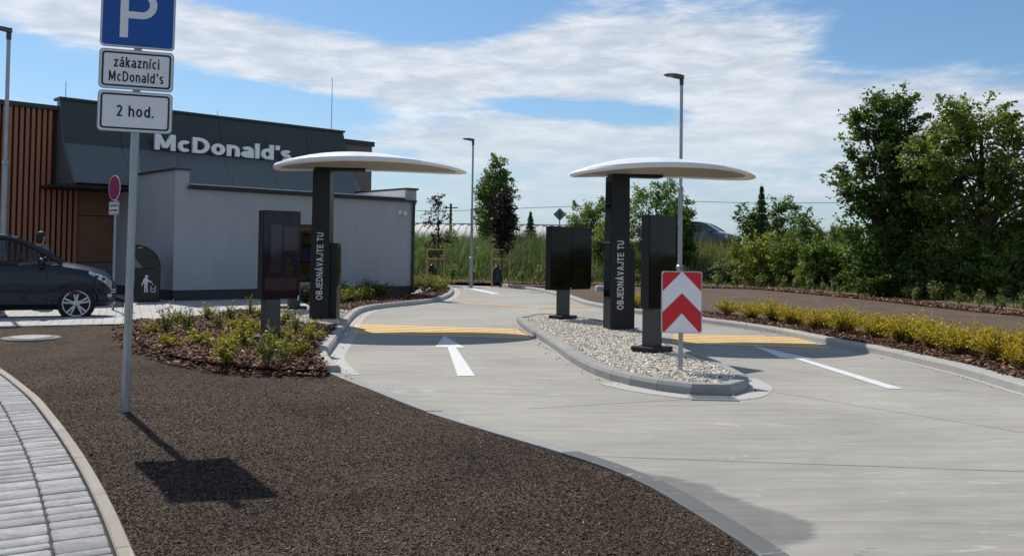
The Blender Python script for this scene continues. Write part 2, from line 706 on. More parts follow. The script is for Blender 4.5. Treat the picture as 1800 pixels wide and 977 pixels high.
M_SIGN_B = pbr('blue_sign_sheet', (0.0, 0.075, 0.36), 0.42, var=0.04, scale=5)
M_SIGN_R = pbr('red_sign_sheet', (0.60, 0.009, 0.018), 0.42, var=0.05, scale=5)
M_LETTER = pbr('white_letters', (0.74, 0.75, 0.76), 0.4, var=0.02)
M_GREYLET = pbr('pale_lettering', (0.60, 0.61, 0.62), 0.5, var=0.02)


def worn(mat, amount):
    """paint rubbed thin in places so that the concrete shows"""
    t = NT(mat.node_tree)
    b = mat.node_tree.nodes['Principled BSDF']
    src = b.inputs['Base Color'].links[0].from_socket
    tcn = t.n('ShaderNodeTexCoord')
    a = t.noise(t.mapping(tcn.outputs['Object'], (2.0, 9.0, 1)), 2.2, 9, 0.78, 0.6)
    g = t.noise(tcn.outputs['Object'], 60, 3, 0.7)
    f = t.maprange(t.m('ADD', t.m('MULTIPLY', a, 0.8), t.m('MULTIPLY', g, 0.25)), 0.54, 0.70, 0.0, amount)
    t.set(b.inputs['Base Color'], t.mix(f, src, (0.33, 0.315, 0.285)))


worn(M_WHITE_PAINT, 0.55)
worn(M_YELLOW, 0.65)


# ------------------------------------------------------------------ plain grotesque lettering drawn with strokes
def arc_pts(cx, cz, rx, rz, a0, a1, n=14):
    return [(cx + rx * math.cos(R(a)), cz + rz * math.sin(R(a))) for a in np.linspace(a0, a1, n)]


def glyph(ch, t, ws):
    """strokes (centre lines) of a letter with cap height 1; returns (strokes, advance width)"""
    h = t / 2
    X = 0.74          # x-height

    def w(v):
        return v * ws
    if ch == ' ':
        return [], w(0.30)
    if ch == 'M':
        W = w(0.88)
        return [[(h, 0), (h, 1)], [(W - h, 0), (W - h, 1)], [(h * 1.1, 1 - h * 0.1), (W / 2, 0.16)], [(W - h * 1.1, 1 - h * 0.1), (W / 2, 0.16)]], W
    if ch == 'D':
        W = w(0.76)
        r = min(W - t, 0.5)
        return [[(h, 0), (h, 1)], [(h, 1 - h)] + arc_pts(W - h - 0.36 * ws, 0.5, 0.36 * ws, 0.5 - h, 90, -90, 20) + [(h, h)]], W
    if ch == 'O':
        W = w(0.84)
        return [arc_pts(W / 2, 0.5, W / 2 - h, 0.5 - h, 90, 450, 34)], W
    if ch == 'B':
        W = w(0.72)
        return [[(h, 0), (h, 1)], [(h, 1 - h)] + arc_pts(W - h - 0.24 * ws - 0.02, 0.745, 0.23 * ws, 0.255 - h, 90, -90) + [(h, 0.49)], [(h, 0.5)] + arc_pts(W - h - 0.25 * ws, 0.265, 0.25 * ws, 0.265 - h, 90, -90) + [(h, h)]], W
    if ch == 'J':
        W = w(0.58)
        return [[(W - h, 1), (W - h, 0.30)] + arc_pts(W / 2, 0.29, W / 2 - h, 0.29 - h, 0, -180) + [(h, 0.36)]], W
    if ch == 'E':
        W = w(0.66)
        return [[(h, 0), (h, 1)], [(h, 1 - h), (W, 1 - h)], [(h, 0.52), (W * 0.93, 0.52)], [(h, h), (W, h)]], W
    if ch == 'N':
        W = w(0.74)
        return [[(h, 0), (h, 1)], [(W - h, 0), (W - h, 1)], [(h * 1.2, 1 - h * 0.3), (W - h * 1.2, h * 0.3)]], W
    if ch in 'AÁ':
        W = w(0.78)
        s = [[(h * 1.05, 0), (W / 2 - 0.15 * t, 1)], [(W - h * 1.05, 0), (W / 2 + 0.15 * t, 1)], [(W * 0.2, 0.28), (W * 0.8, 0.28)]]
        if ch == 'Á':
            s.append([(W * 0.46, 1.06), (W * 0.62, 1.24)])
        return s, W
    if ch == 'V':
        W = w(0.74)
        return [[(h * 1.05, 1), (W / 2, h * 0.2)], [(W - h * 1.05, 1), (W / 2, h * 0.2)]], W
    if ch == 'T':
        W = w(0.68)
        return [[(0, 1 - h), (W, 1 - h)], [(W / 2, 1 - h), (W / 2, 0)]], W
    if ch == 'U':
        W = w(0.74)
        return [[(h, 1), (h, 0.34)] + arc_pts(W / 2, 0.34, W / 2 - h, 0.34 - h, 180, 360) + [(W - h, 1)]], W
    if ch == 'c':
        W = w(0.58)
        return [arc_pts(W / 2 + 0.02, X / 2, W / 2 - h, X / 2 - h, 42, 318, 24)], W * 0.98
    if ch == 'o':
        W = w(0.63)
        return [arc_pts(W / 2, X / 2, W / 2 - h, X / 2 - h, 90, 450, 30)], W
    if ch in 'nh':
        W = w(0.60)
        return [[(h, 0), (h, X if ch == 'n' else 1)], [(h, X * 0.52)] + arc_pts(W / 2, X * 0.58, W / 2 - h, X * 0.42 - h, 170, 0) + [(W - h, 0)]], W
    if ch in 'aá':
        W = w(0.58)
        s = [arc_pts(W / 2, X * 0.66, W / 2 - h * 1.1, X * 0.34 - h, 160, 0, 12) + [(W - h, X * 0.6), (W - h, 0)],
             [(W - h, X * 0.56)] + arc_pts(W / 2 - 0.02, X * 0.29, W / 2 - h, X * 0.29 - h, 90, 270, 14) + arc_pts(W / 2 - 0.02, X * 0.29 + 0.06, W / 2 - h, X * 0.29 + 0.06 - h, 275, 345, 7)]
        if ch == 'á':
            s.append([(W * 0.42, X + 0.06), (W * 0.64, X + 0.25)])
        return s, W
    if ch == 'l':
        return [[(h, 0), (h, 1)]], t
    if ch in 'ií':
        s = [[(h, 0), (h, X)]]
        s.append([(h, 1 - t * 1.1), (h, 1)] if ch == 'i' else [(h * 0.8, X + 0.06), (h * 0.8 + 0.13, X + 0.25)])
        return s, t
    if ch == 'd':
        W = w(0.62)
        return [[(W - h, 0), (W - h, 1)], arc_pts(W / 2, X / 2, W / 2 - h, X / 2 - h, 20, 340, 26)], W
    if ch == 's':
        W = w(0.54)
        return [arc_pts(W / 2, X * 0.735, W / 2 - h, X * 0.265 - h * 0.95, 30, 235, 14)[:-2] + [(W * 0.30, X * 0.555), (W * 0.70, X * 0.445)] + arc_pts(W / 2, X * 0.27, W / 2 - h, X * 0.27 - h * 0.95, 40, -150, 14)], W
    if ch == 'z':
        W = w(0.52)
        return [[(0, X - h), (W, X - h)], [(W - h * 1.3, X - h), (h * 1.3, h)], [(0, h), (W, h)]], W
    if ch == 'k':
        W = w(0.56)
        return [[(h, 0), (h, 1)], [(h, 0.26), (W - h * 0.9, X)], [(W * 0.42, 0.40), (W - h * 0.7, 0)]], W
    if ch == '2':
        W = w(0.58)
        return [arc_pts(W / 2, 0.70, W / 2 - h, 0.30 - h, 165, -30, 16) + [(h * 1.6, h)], [(h * 0.6, h), (W, h)]], W
    if ch == '.':
        return [[(h * 1.05, 0), (h * 1.05, t * 1.1)]], t * 1.05
    if ch in "'´":
        return [[(h, 0.70), (h + (0.10 if ch == '´' else 0.02), 1.0)]], t + (0.08 if ch == '´' else 0.0)
    return [], w(0.4)


def ribbon(pts, t):
    """outline quads of a stroke with mitred joints"""
    P = [Vector(p) for p in pts]
    L, Rr = [], []
    closed = (P[0] - P[-1]).length < 1e-6 and len(P) > 3
    n = len(P)
    for i in range(n):
        if closed:
            a, b = P[(i - 1) % (n - 1)], P[(i + 1) % (n - 1)]
            d0, d1 = (P[i] - a), (b - P[i])
        else:
            d0 = P[i] - P[i - 1] if i > 0 else P[1] - P[0]
            d1 = P[i + 1] - P[i] if i < n - 1 else P[-1] - P[-2]
        d0, d1 = d0.normalized(), d1.normalized()
        n0, n1 = Vector((-d0.y, d0.x)), Vector((-d1.y, d1.x))
        m_ = (n0 + n1)
        m_ = m_.normalized() if m_.length > 1e-6 else n0
        k = 1 / max(0.5, m_.dot(n0))
        L.append(P[i] + m_ * t / 2 * k)
        Rr.append(P[i] - m_ * t / 2 * k)
    return L, Rr


def stroke_text(s, width, height, t=0.2, ws=1.0, gap=0.10, depth=0.003, layer=0.0006):
    """lettering in the xz plane facing -y, centred; t = stroke weight relative to the cap height"""
    m = MB()
    x = 0.0
    items = []
    for i, ch in enumerate(s):
        st, adv = glyph(ch, t, ws)
        for k, p in enumerate(st):
            items.append((k, [(x + a, b) for a, b in p]))
        x += adv + gap
    total = x - gap
    sx, sz = width / total, height
    for k, p in items:
        L, Rr = ribbon(p, t)
        y1 = -depth - k * layer
        n = len(L)
        vs = []
        for q in L:
            vs.append(((q.x - total / 2) * sx, y1, (q.y - 0.5) * sz))
        for q in Rr:
            vs.append(((q.x - total / 2) * sx, y1, (q.y - 0.5) * sz))
        vs += [(a, 0.0, c) for a, b, c in vs]
        fs = []
        for i in range(n - 1):
            fs += [(i, i + 1, n + i + 1, n + i), (2 * n + i + 1, 2 * n + i, 3 * n + i, 3 * n + i + 1), (i + 1, i, 2 * n + i, 2 * n + i + 1), (n + i, n + i + 1, 3 * n + i + 1, 3 * n + i)]
        fs += [(0, n, 3 * n, 2 * n), (n - 1, 3 * n - 1, 4 * n - 1, 2 * n - 1)]
        m.add(vs, fs)
    return m


# ================================================================== GROUND
ZB = 0.10        # level of beds and raised paving
def g2(px, py, z=0.0):
    q = G(px, py, z)
    return Vector((q.x, q.y))


# --- outlines surveyed on the ground
LEFT_KERB = [(600, 660), (580, 640), (577, 628), (589, 610), (603, 589), (617, 566), (633, 552), (656, 545), (700, 539.5),
             (735, 536), (770, 530.5), (790, 523), (797.5, 515), (793, 508), (780, 503)]
left_kerb = catmull([g2(*q) for q in LEFT_KERB], 0.12)
left_kerb.append(left_kerb[-1] + Vector((-3.2, 2.0)))
RIGHT_KERB = [(1800, 693), (1677, 656), (1546, 625), (1465, 608.5), (1350, 585), (1234, 568), (1157, 556.5), (1103, 550), (1058, 542.5),
              (1022, 535), (989, 523), (936, 511), (871, 502), (789, 494.5), (753, 492.5)]
right_kerb = [g2(*q) for q in RIGHT_KERB]
right_kerb = [right_kerb[0] + Vector((-0.5, -9.0)), right_kerb[0] + Vector((-0.25, -5.0)), right_kerb[0] + Vector((-0.06, -2.0))] + right_kerb + [right_kerb[-1] + Vector((-9, 5.5))]
right_kerb = catmull(right_kerb, 0.15)
FLUSH = [(584, 651), (610, 663), (649, 679), (688, 694), (747, 717.5), (803, 737), (900, 766), (1000, 795), (1100, 827), (1190, 866), (1290, 924), (1372, 974), (1420, 1010)]
flush = [g2(*q) for q in FLUSH]
flush.append(flush[-1] + (flush[-1] - flush[-2]).normalized() * 3.0)
flush = catmull(flush, 0.12)
PAVE_EDGE = [(-140, 590), (-60, 616), (0, 649), (60, 694), (100, 739), (140, 793), (172, 845), (205, 908), (235, 977)]
pave_edge = [g2(px, py, 0.05) for px, py in PAVE_EDGE]
pave_edge.append(pave_edge[-1] + (pave_edge[-1] - pave_edge[-2]).normalized() * 2.5)
pave_edge = catmull(pave_edge, 0.12)
U23 = Vector((0.916, 0.402))           # direction of the raised walk in front of the car
W0 = g2(0, 573.5, ZB)
walk = [W0 - U23 * 9, W0, g2(215, 569, ZB), g2(232, 566, ZB)]

# --- the concrete drive: one sheet under everything of the site
structure('drive', sheet([(-9, 0.5), (16, 0.5), (26, 4), (26, 14), (16, 34), (4, 44), (-14, 52), (-16, 40), (-14, 22), (-9, 14)], 0.0), M_CONC, fix=False)

# --- terrain beyond the site, reaching the horizon
BOUND = [(-70, 58), (-30, 50), (-12, 44.5), (-3.9, 40.2), (0.4, 39.2), (5.0, 38.3), (10.6, 37.0), (11.9, 33.2), (12.9, 28.0), (13.4, 22.5), (15.5, 15.0), (22, 5), (30, -8), (60, -60)]
bound = [Vector(b) for b in BOUND]


def bound_dist(P):
    """signed distance (positive beyond the site) for an (N,2) array"""
    best = np.full(len(P), 1e9)
    for a, b in zip(bound[:-1], bound[1:]):
        a_, d_ = np.array(a[:]), np.array((b - a)[:])
        t = np.clip(((P - a_) @ d_) / (d_ @ d_), 0, 1)
        q = a_ + t[:, None] * d_
        best = np.minimum(best, np.linalg.norm(P - q, axis=1))
    poly = [b[:] for b in bound] + [(60, -200), (-400, -200), (-400, 58)]
    return np.where(inside(P, poly), -best, best)


def sstep(x, a, b):
    t = np.clip((x - a) / (b - a), 0, 1)
    return t * t * (3 - 2 * t)


def terrain_z(P):
    P = np.asarray(P, float).reshape(-1, 2)
    d = bound_dist(P)
    z = -0.12 + 0.23 * sstep(d, -0.9, -0.05)
    rise = (1.05 + 0.5 * sstep(P[:, 0], 5.5, 9.0) * sstep(P[:, 1], 36, 43)) * sstep(d, 0.8, 9.0)
    far = sstep(np.hypot(P[:, 0], P[:, 1]), 60, 200)
    return z + rise * (1 - 0.25 * far) + 0.05 * np.sin(P[:, 0] * 1.1) * np.sin(P[:, 1] * 0.9) * sstep(d, 0.5, 2)


def tz(x, y):
    return float(terrain_z([[x, y]])[0])


xs = np.concatenate([np.linspace(-900, -70, 10), np.arange(-60, 60, 1.0), np.linspace(70, 900, 10)])
ys = np.concatenate([np.linspace(-200, -10, 6), np.arange(0, 20, 2.0), np.arange(20, 66, 0.8), np.linspace(70, 130, 10), np.linspace(180, 1500, 8)])
XX, YY = np.meshgrid(xs, ys)
P2 = np.stack([XX.ravel(), YY.ravel()], 1)
ZZ = terrain_z(P2)
V = np.concatenate([P2, ZZ[:, None]], 1)
nx, ny = len(xs), len(ys)
I = np.arange(nx * ny).reshape(ny, nx)
F = np.stack([I[:-1, :-1].ravel(), I[:-1, 1:].ravel(), I[1:, 1:].ravel(), I[1:, :-1].ravel()], 1)
o = link('terrain', fast_mesh('terrain', V, F), M_FIELD, fix=False)
o['kind'] = 'structure'


# --- kerbs
def kerb_stones(line, lengths, prof, gap=0.006, z0=0.0, side=1, closed=False):
    """stones swept along a line; prof = (offset, height) pairs"""
    m = MB()
    line = [Vector(p) for p in line]
    if closed:
        line = line + [line[0]]
    cum = [0.0]
    for a, b in zip(line[:-1], line[1:]):
        cum.append(cum[-1] + (b - a).length)

    def at(s):
        s = s % cum[-1] if closed else min(max(s, 0), cum[-1])
        for i in range(len(line) - 1):
            if s <= cum[i + 1]:
                t = (s - cum[i]) / max(1e-9, cum[i + 1] - cum[i])
                p = line[i].lerp(line[i + 1], t)
                break
        return p

    def frame(s):
        p = at(s)
        t = (at(s + 0.12) - at(s - 0.12)).normalized()
        return p, Vector((-t.y, t.x)) * side
    s = 0.0
    k = 0
    while s < cum[-1] - 0.05:
        L = lengths(s) if callable(lengths) else lengths
        e = min(s + L, cum[-1])
        n = max(1, int(L / 0.25))
        dz = random.uniform(-0.003, 0.003)
        rings = []
        for j in range(n + 1):
            q = s + gap / 2 + (e - s - gap) * j / n
            p, nn = frame(q)
            rings.append([Vector((p.x + nn.x * o_, p.y + nn.y * o_, z0 + h + (dz if h > 0 else 0))) for o_, h in prof])
        m.loft(rings, close=True)
        s = e
        k += 1
    return m


PROF = [(0.0, -0.04), (0.005, 0.085), (0.03, 0.118), (0.045, 0.12), (0.16, 0.12), (0.16, -0.04)]
structure('kerb', kerb_stones(left_kerb, lambda s: 0.5 if s < 7 else 1.0, PROF, side=1), M_KERB)
structure('kerb', kerb_stones(right_kerb, 1.0, PROF, side=-1), M_KERB)
PROF_F = [(-0.0, -0.05), (0.0, 0.028), (0.012, 0.036), (0.16, 0.05), (0.17, 0.046), (0.17, -0.05)]
fl_a = [p for p in flush if p.y > 6.3]
fl_b = fl_a[-1:] + [p for p in flush if p.y <= 6.3]
structure('flush_kerb', kerb_stones(fl_a, 0.8, PROF_F, side=-1), M_KERB_D)
structure('flush_kerb', kerb_stones(fl_b, 0.8, PROF_F, side=-1), concrete_mat('damp_kerb', (0.125, 0.128, 0.124), 0.12, 0.5, R(-40)))
# gutters: a paler strip of cement along the kerb feet
def strip(line, d0, d1, z):
    a, b = offset_line(line, d0), offset_line(line, d1)
    m = MB()
    vs = [(p.x, p.y, z) for p in a] + [(p.x, p.y, z) for p in b]
    n = len(a)
    m.add(vs, [(i, i + 1, n + i + 1, n + i) for i in range(n - 1)])
    return m
def up(o):
    for p in o.data.polygons:
        if p.normal.z < 0:
            p.flip()
    return o
structure('gutter', strip([p for p in left_kerb[:-1]], -0.22, 0.02, 0.004), M_GUTTER)
structure('gutter', strip(right_kerb, -0.02, 0.07, 0.004), M_GUTTER)

# --- island
ISLAND = [(908, 566), (918, 577), (935, 589), (969, 611), (1004, 637), (1039, 656), (1074, 669), (1126, 682), (1185, 691), (1234, 696), (1283, 696),
          (1309, 690), (1318, 679)]
isl = [g2(*q) for q in ISLAND]
ISL_R = [(1302, 651), (1268, 634), (1213, 614), (1171, 597), (1120, 577), (1060, 562), (1000, 553), (955, 550.5), (930, 552), (914, 556.5)]
isl += [g2(px, py, 0.12) for px, py in ISL_R]
isl = catmull(isl, 0.12, closed=True)
PROF_I = [(0.0, -0.04), (0.004, 0.08), (0.028, 0.115), (0.045, 0.12), (0.15, 0.12), (0.15, -0.04)]
structure('kerb', kerb_stones(isl, 0.42, PROF_I, side=1, closed=True), M_KERB_D)
isl_in = offset_line(isl, 0.13, closed=True)
isl_in = [p for p in isl_in if min((p - q_).length for q_ in isl) > 0.122 and inside(np.array([p[:]]), [q_[:] for q_ in isl])[0]]
structure('island_bed', sheet(isl_in, 0.075), pbr('pebble_base', (0.30, 0.285, 0.26), 0.9, var=0.4, scale=40, bump=0.01, bscale=60), fix=False)
# worn cement ring around the island's nose
nose = [p for p in isl if p.y < 10.6 and p.x > 1.2]
structure('gutter', strip(nose, -0.24, 0.02, 0.004), M_GUTTER)


def scatter_mesh(name, P, Z, base_v, base_f, size, cols, mat, squash=(1, 1, 1), tilt=None, jitter=0.25):
    """many small solid pieces as one mesh"""
    n = len(P)
    bv = np.array(base_v, float)
    k = len(bv)
    ang = RNG.uniform(0, 2 * math.pi, n)
    S = size[:, None] * np.array(squash)[None, :] * RNG.uniform(1 - jitter, 1 + jitter, (n, 3))
    v = bv[None] * S[:, None, :]
    if tilt is not None:
        a = RNG.normal(0, tilt, n)
        b = RNG.normal(0, tilt, n)
        ca, sa, cb, sb = np.cos(a), np.sin(a), np.cos(b), np.sin(b)
        y = v[:, :, 1] * ca[:, None] - v[:, :, 2] * sa[:, None]
        z = v[:, :, 1] * sa[:, None] + v[:, :, 2] * ca[:, None]
        x = v[:, :, 0] * cb[:, None] + z * sb[:, None]
        z = -v[:, :, 0] * sb[:, None] + z * cb[:, None]
        v = np.stack([x, y, z], 2)
    c, s = np.cos(ang), np.sin(ang)
    x = v[:, :, 0] * c[:, None] - v[:, :, 1] * s[:, None] + P[:, 0:1]
    y = v[:, :, 0] * s[:, None] + v[:, :, 1] * c[:, None] + P[:, 1:2]
    z = v[:, :, 2] + Z[:, None]
    Vv = np.stack([x, y, z], 2).reshape(-1, 3)
    bf = np.array(base_f)
    Ff = (bf[None] + (np.arange(n) * k)[:, None, None]).reshape(-1, bf.shape[1])
    cf = np.repeat(cols, len(bf), 0)
    return link(name, fast_mesh(name, Vv, Ff, cf), mat, fix=False)


OCTA_V = [(1, 0, 0), (-1, 0, 0), (0, 1, 0), (0, -1, 0), (0, 0, 1), (0, 0, -1)]
OCTA_F = [(0, 2, 4), (2, 1, 4), (1, 3, 4), (3, 0, 4), (2, 0, 5), (1, 2, 5), (3, 1, 5), (0, 3, 5)]
bmi = bmesh.new()
bmesh.ops.create_icosphere(bmi, subdivisions=1, radius=1)
ICO_V = [v.co[:] for v in bmi.verts]
ICO_F = [[v.index for v in f.verts] for f in bmi.faces]
bmi.free()
BOX_V = [(x, y, z) for x in (-1, 1) for y in (-1, 1) for z in (-1, 1)]
BOX_F = [(0, 1, 3, 2), (4, 6, 7, 5), (0, 4, 5, 1), (2, 3, 7, 6), (0, 2, 6, 4), (1, 5, 7, 3)]


def palette(n, cols, w=None, jit=0.2):
    cols = np.array(cols)
    i = RNG.choice(len(cols), n, p=w)
    return cols[i] * RNG.uniform(1 - jit, 1 + jit, (n, 1)) * RNG.uniform(0.95, 1.05, (n, 3))


def pebbles(name, poly, n, z, size=0.019):
    P = sample_poly(poly, n)
    Z = z + RNG.uniform(-0.006, 0.016, n)
    s = RNG.uniform(0.7, 1.35, n) * size
    cols = palette(n, [(0.68, 0.62, 0.51), (0.74, 0.70, 0.62), (0.56, 0.48, 0.37), (0.42, 0.38, 0.33), (0.60, 0.50, 0.38), (0.24, 0.22, 0.20)], [.33, .27, .16, .1, .1, .04])
    o = scatter_mesh(name, P, Z, ICO_V, ICO_F, s, cols, M_PEBBLE, (1.25, 0.95, 0.62), 0.3)
    o.data.polygons.foreach_set('use_smooth', [True] * len(o.data.polygons))
    tag(o, 'loose cream and white pebbles filling the kerbed bed', 'pebbles')
    return stuff(o)


def bark(name, poly, n, z, lo=0.02, hi=0.05, label='reddish brown bark chips spread as mulch'):
    P = sample_poly(poly, n)
    Z = (z if np.ndim(z) else np.full(n, z)) + RNG.uniform(-0.004, 0.022, n)
    s = RNG.uniform(lo, hi, n)
    cols = palette(n, [(0.075, 0.030, 0.017), (0.13, 0.058, 0.030), (0.20, 0.10, 0.055), (0.030, 0.014, 0.010), (0.30, 0.17, 0.095), (0.44, 0.29, 0.17)], [.3, .26, .17, .17, .07, .03], 0.3)
    o = scatter_mesh(name, P, Z, BOX_V, BOX_F, s, cols, M_CHIP, (1.0, 0.36, 0.10), 0.35, 0.35)
    tag(o, label, 'bark mulch')
    return stuff(o)


pebbles('white_pebbles', isl_in, 20000, 0.088, 0.0165)

# --- dark gravel verge in the foreground
g_in = offset_line(flush, -0.14)
verge = [p for p in g_in] + [Vector((3, -0.5)), Vector((-0.6, -0.5))]
pe = offset_line(pave_edge, 0.0)
verge_poly = [tuple(p) for p in g_in]
verge_poly += [(g_in[-1].x, 0.3), (pave_edge[-1].x, 0.3)]
verge_poly += [tuple(p) for p in reversed(pave_edge)]
verge_poly += [tuple(W0 - U23 * 6), tuple(W0), tuple(g2(215, 569, ZB)), tuple(g2(232, 566, ZB))]
MB_EDGE = [(232, 566), (232, 588), (246, 608), (290, 626), (340, 639), (420, 650), (500, 656), (575, 657)]
mb_edge = catmull([g2(px, py, 0.06) for px, py in MB_EDGE], 0.15)
verge_poly += [tuple(p) for p in mb_edge]


def verge_z(P):
    y = P[:, 1]
    z = 0.035 + 0.05 * sstep(y, 8.5, 14.5)
    z += 0.009 * np.sin(P[:, 0] * 2.1 + 1) * np.sin(P[:, 1] * 1.7) + 0.006 * np.sin(P[:, 0] * 5.3) * np.cos(P[:, 1] * 4.7)
    # shallow hollow and rut
    z -= 0.02 * np.exp(-(((P[:, 0] + 0.75) / 0.35) ** 2 + ((P[:, 1] - 6.0) / 0.5) ** 2))
    return z


gx = np.arange(-11, 3.2, 0.09)
gy = np.arange(0.3, 15.8, 0.09)
XX, YY = np.meshgrid(gx, gy)
P2 = np.stack([XX.ravel(), YY.ravel()], 1)
ok = inside(P2, verge_poly).reshape(XX.shape)
cell = ok[:-1, :-1] | ok[1:, :-1] | ok[:-1, 1:] | ok[1:, 1:]
# drop cells that would stick out over the drive
big_ok = inside(P2, [tuple(p) for p in offset_line(flush, -0.05)] + [(g_in[-1].x, 0.2), (-14, 0.2), (-14, 18), (-2.2, 18), tuple(left_kerb[6])]).reshape(XX.shape)
cell &= big_ok[:-1, :-1] & big_ok[1:, :-1] & big_ok[:-1, 1:] & big_ok[1:, 1:]
I = np.arange(XX.size).reshape(XX.shape)
F = np.stack([I[:-1, :-1][cell], I[:-1, 1:][cell], I[1:, 1:][cell], I[1:, :-1][cell]], 1)
V = np.concatenate([P2, verge_z(P2)[:, None]], 1)
used, inv = np.unique(F, return_inverse=True)
o = link('gravel_verge', fast_mesh('gravel_verge', V[used], inv.reshape(F.shape)), M_GRAVEL, fix=False, smooth='all')
o['kind'] = 'structure'
near = [p for p in verge_poly]
n = 90000
q = sample_poly(verge_poly, 190000)
w = np.clip((11.5 - q[:, 1]) / 8.0, 0.04, 1)
q = q[RNG.random(len(q)) < w][:n]
q = q[inside(q, [tuple(p) for p in offset_line(flush, -0.10)] + [(g_in[-1].x, 0.2), (-14, 0.2), (-14, 18), (-2.2, 18), tuple(left_kerb[6])])]
n = len(q)
s = RNG.uniform(0.0022, 0.0056, n) * np.where(RNG.random(n) < 0.03, 1.7, 1)
cols = palette(n, [(0.020, 0.014, 0.011), (0.043, 0.030, 0.023), (0.075, 0.053, 0.039), (0.145, 0.104, 0.070), (0.29, 0.22, 0.15), (0.47, 0.42, 0.36)], [.29, .30, .18, .12, .09, .02], 0.3)
pn = np.array([0.5 + 0.5 * noise_fn(Vector((a_ * 0.9, b_ * 0.9, 1.3))) + 0.3 * noise_fn(Vector((a_ * 3.1, b_ * 3.1, 4.0))) for a_, b_ in q])
warm = np.clip((pn - 0.35) / 0.45, 0, 1)[:, None]
cols = cols * (0.58 + 0.78 * warm) * (1.0 + 0.4 * warm * np.array([0.15, 0.0, -0.2]) + np.array([0.04, 0.0, -0.06]))
o = scatter_mesh('gravel_chippings', q, verge_z(q) + 0.003, OCTA_V, OCTA_F, s, cols, M_STONE, (1.7, 0.8, 0.6), 0.5, 0.4)
tag(o, 'dark brown and tan stone chippings covering the foreground verge', 'gravel')
stuff(o)

# --- mulched planting bed left of the drive
lk_in = offset_line(left_kerb, 0.13)
k_in = [p for p in lk_in]
i_front = 0
i_peb0 = min(range(len(k_in)), key=lambda i: (k_in[i] - g2(601, 572, ZB)).length)
mulch_front = [tuple(p) for p in mb_edge] + [tuple(p) for p in k_in[2:i_peb0]]
PEB = [(590, 572), (540, 570), (500, 566), (470, 562), (452, 553), (470, 546), (520, 543), (548, 540)]
peb_edge = [tuple(g2(px, py, ZB)) for px, py in PEB]
MUL_BACK = [(470, 562), (452, 553), (440, 547), (425, 545), (392, 550), (352, 556), (300, 562)]
mulch_front += [tuple(g2(590, 572, ZB)), tuple(g2(540, 570, ZB)), tuple(g2(500, 566, ZB))] + [tuple(g2(px, py, ZB)) for px, py in MUL_BACK]
structure('planting_bed', sheet(mulch_front, ZB + 0.006), M_MULCH, fix=False)
bark('bark_mulch', mulch_front, 9000, ZB + 0.008)
# bark spilling over the gravel edge
spill = [tuple(p) for p in offset_line(mb_edge, 0.0)] + [tuple(p) for p in reversed(offset_line(mb_edge, -0.28))]
bark('bark_mulch', spill, 900, 0.07, 0.015, 0.04, 'stray bark chips spilled on the gravel edge of the bed')
i_peb1 = min(range(len(k_in)), key=lambda i: (k_in[i] - g2(640, 548, ZB)).length)
peb_poly = peb_edge + [tuple(g2(585, 545, ZB)), tuple(k_in[i_peb1])] + [tuple(k_in[i]) for i in range(i_peb1, i_peb0, -1)]
structure('pebble_bed', sheet(peb_poly, ZB + 0.002), MATS['pebble_base'], fix=False)
pebbles('white_pebbles', peb_poly, 4200, ZB + 0.012)
# back bed along the grey wall
SH0 = G(303, 529, ZB)
SH_U = Vector((0.733, 0.680, 0)).normalized()
SH_N = Vector((SH_U.y, -SH_U.x, 0))
SH_L = 7.55
sh_end = SH0 + SH_U * SH_L
back_poly = [tuple(k_in[i]) for i in range(i_peb1, len(k_in) - 1)]
back_poly += [(sh_end.x + 0.3, sh_end.y + 3.5), (sh_end.x + 0.05, sh_end.y), tuple((SH0 + SH_U * 3.6)[:2]), tuple(g2(548, 540, ZB)), tuple(g2(585, 545, ZB))]
structure('planting_bed', sheet(back_poly, ZB + 0.004), M_MULCH, fix=False)
bark('bark_mulch', back_poly, 5000, ZB + 0.006, 0.02, 0.05)

# --- raised paving in front of the shed and the walk before the car
def paver_mat():
    m = bpy.data.materials.new('grey_pavers')
    m.use_nodes = True
    t = NT(m.node_tree)
    b = m.node_tree.nodes['Principled BSDF']
    tcn = t.n('ShaderNodeTexCoord')
    p = t.mapping(tcn.outputs['Object'], (1, 1, 1), (0, 0, R(-23.7)))
    br = t.n('ShaderNodeTexBrick', offset=0.4)
    t.set(br.inputs['Vector'], p)
    br.inputs['Color1'].default_value = (0.40, 0.395, 0.38, 1)
    br.inputs['Color2'].default_value = (0.49, 0.48, 0.46, 1)
    br.inputs['Mortar'].default_value = (0.10, 0.10, 0.10, 1)
    br.inputs['Scale'].default_value = 1.0
    br.inputs['Mortar Size'].default_value = 0.012
    br.inputs['Brick Width'].default_value = 0.34
    br.inputs['Row Height'].default_value = 0.22
    c = t.mix(t.maprange(t.noise(tcn.outputs['Object'], 5, 6, 0.7), 0.35, 0.7, 0.0, 0.4), br.outputs[0], (0.30, 0.31, 0.33))
    t.set(b.inputs['Base Color'], c)
    b.inputs['Roughness'].default_value = 0.8
    return m


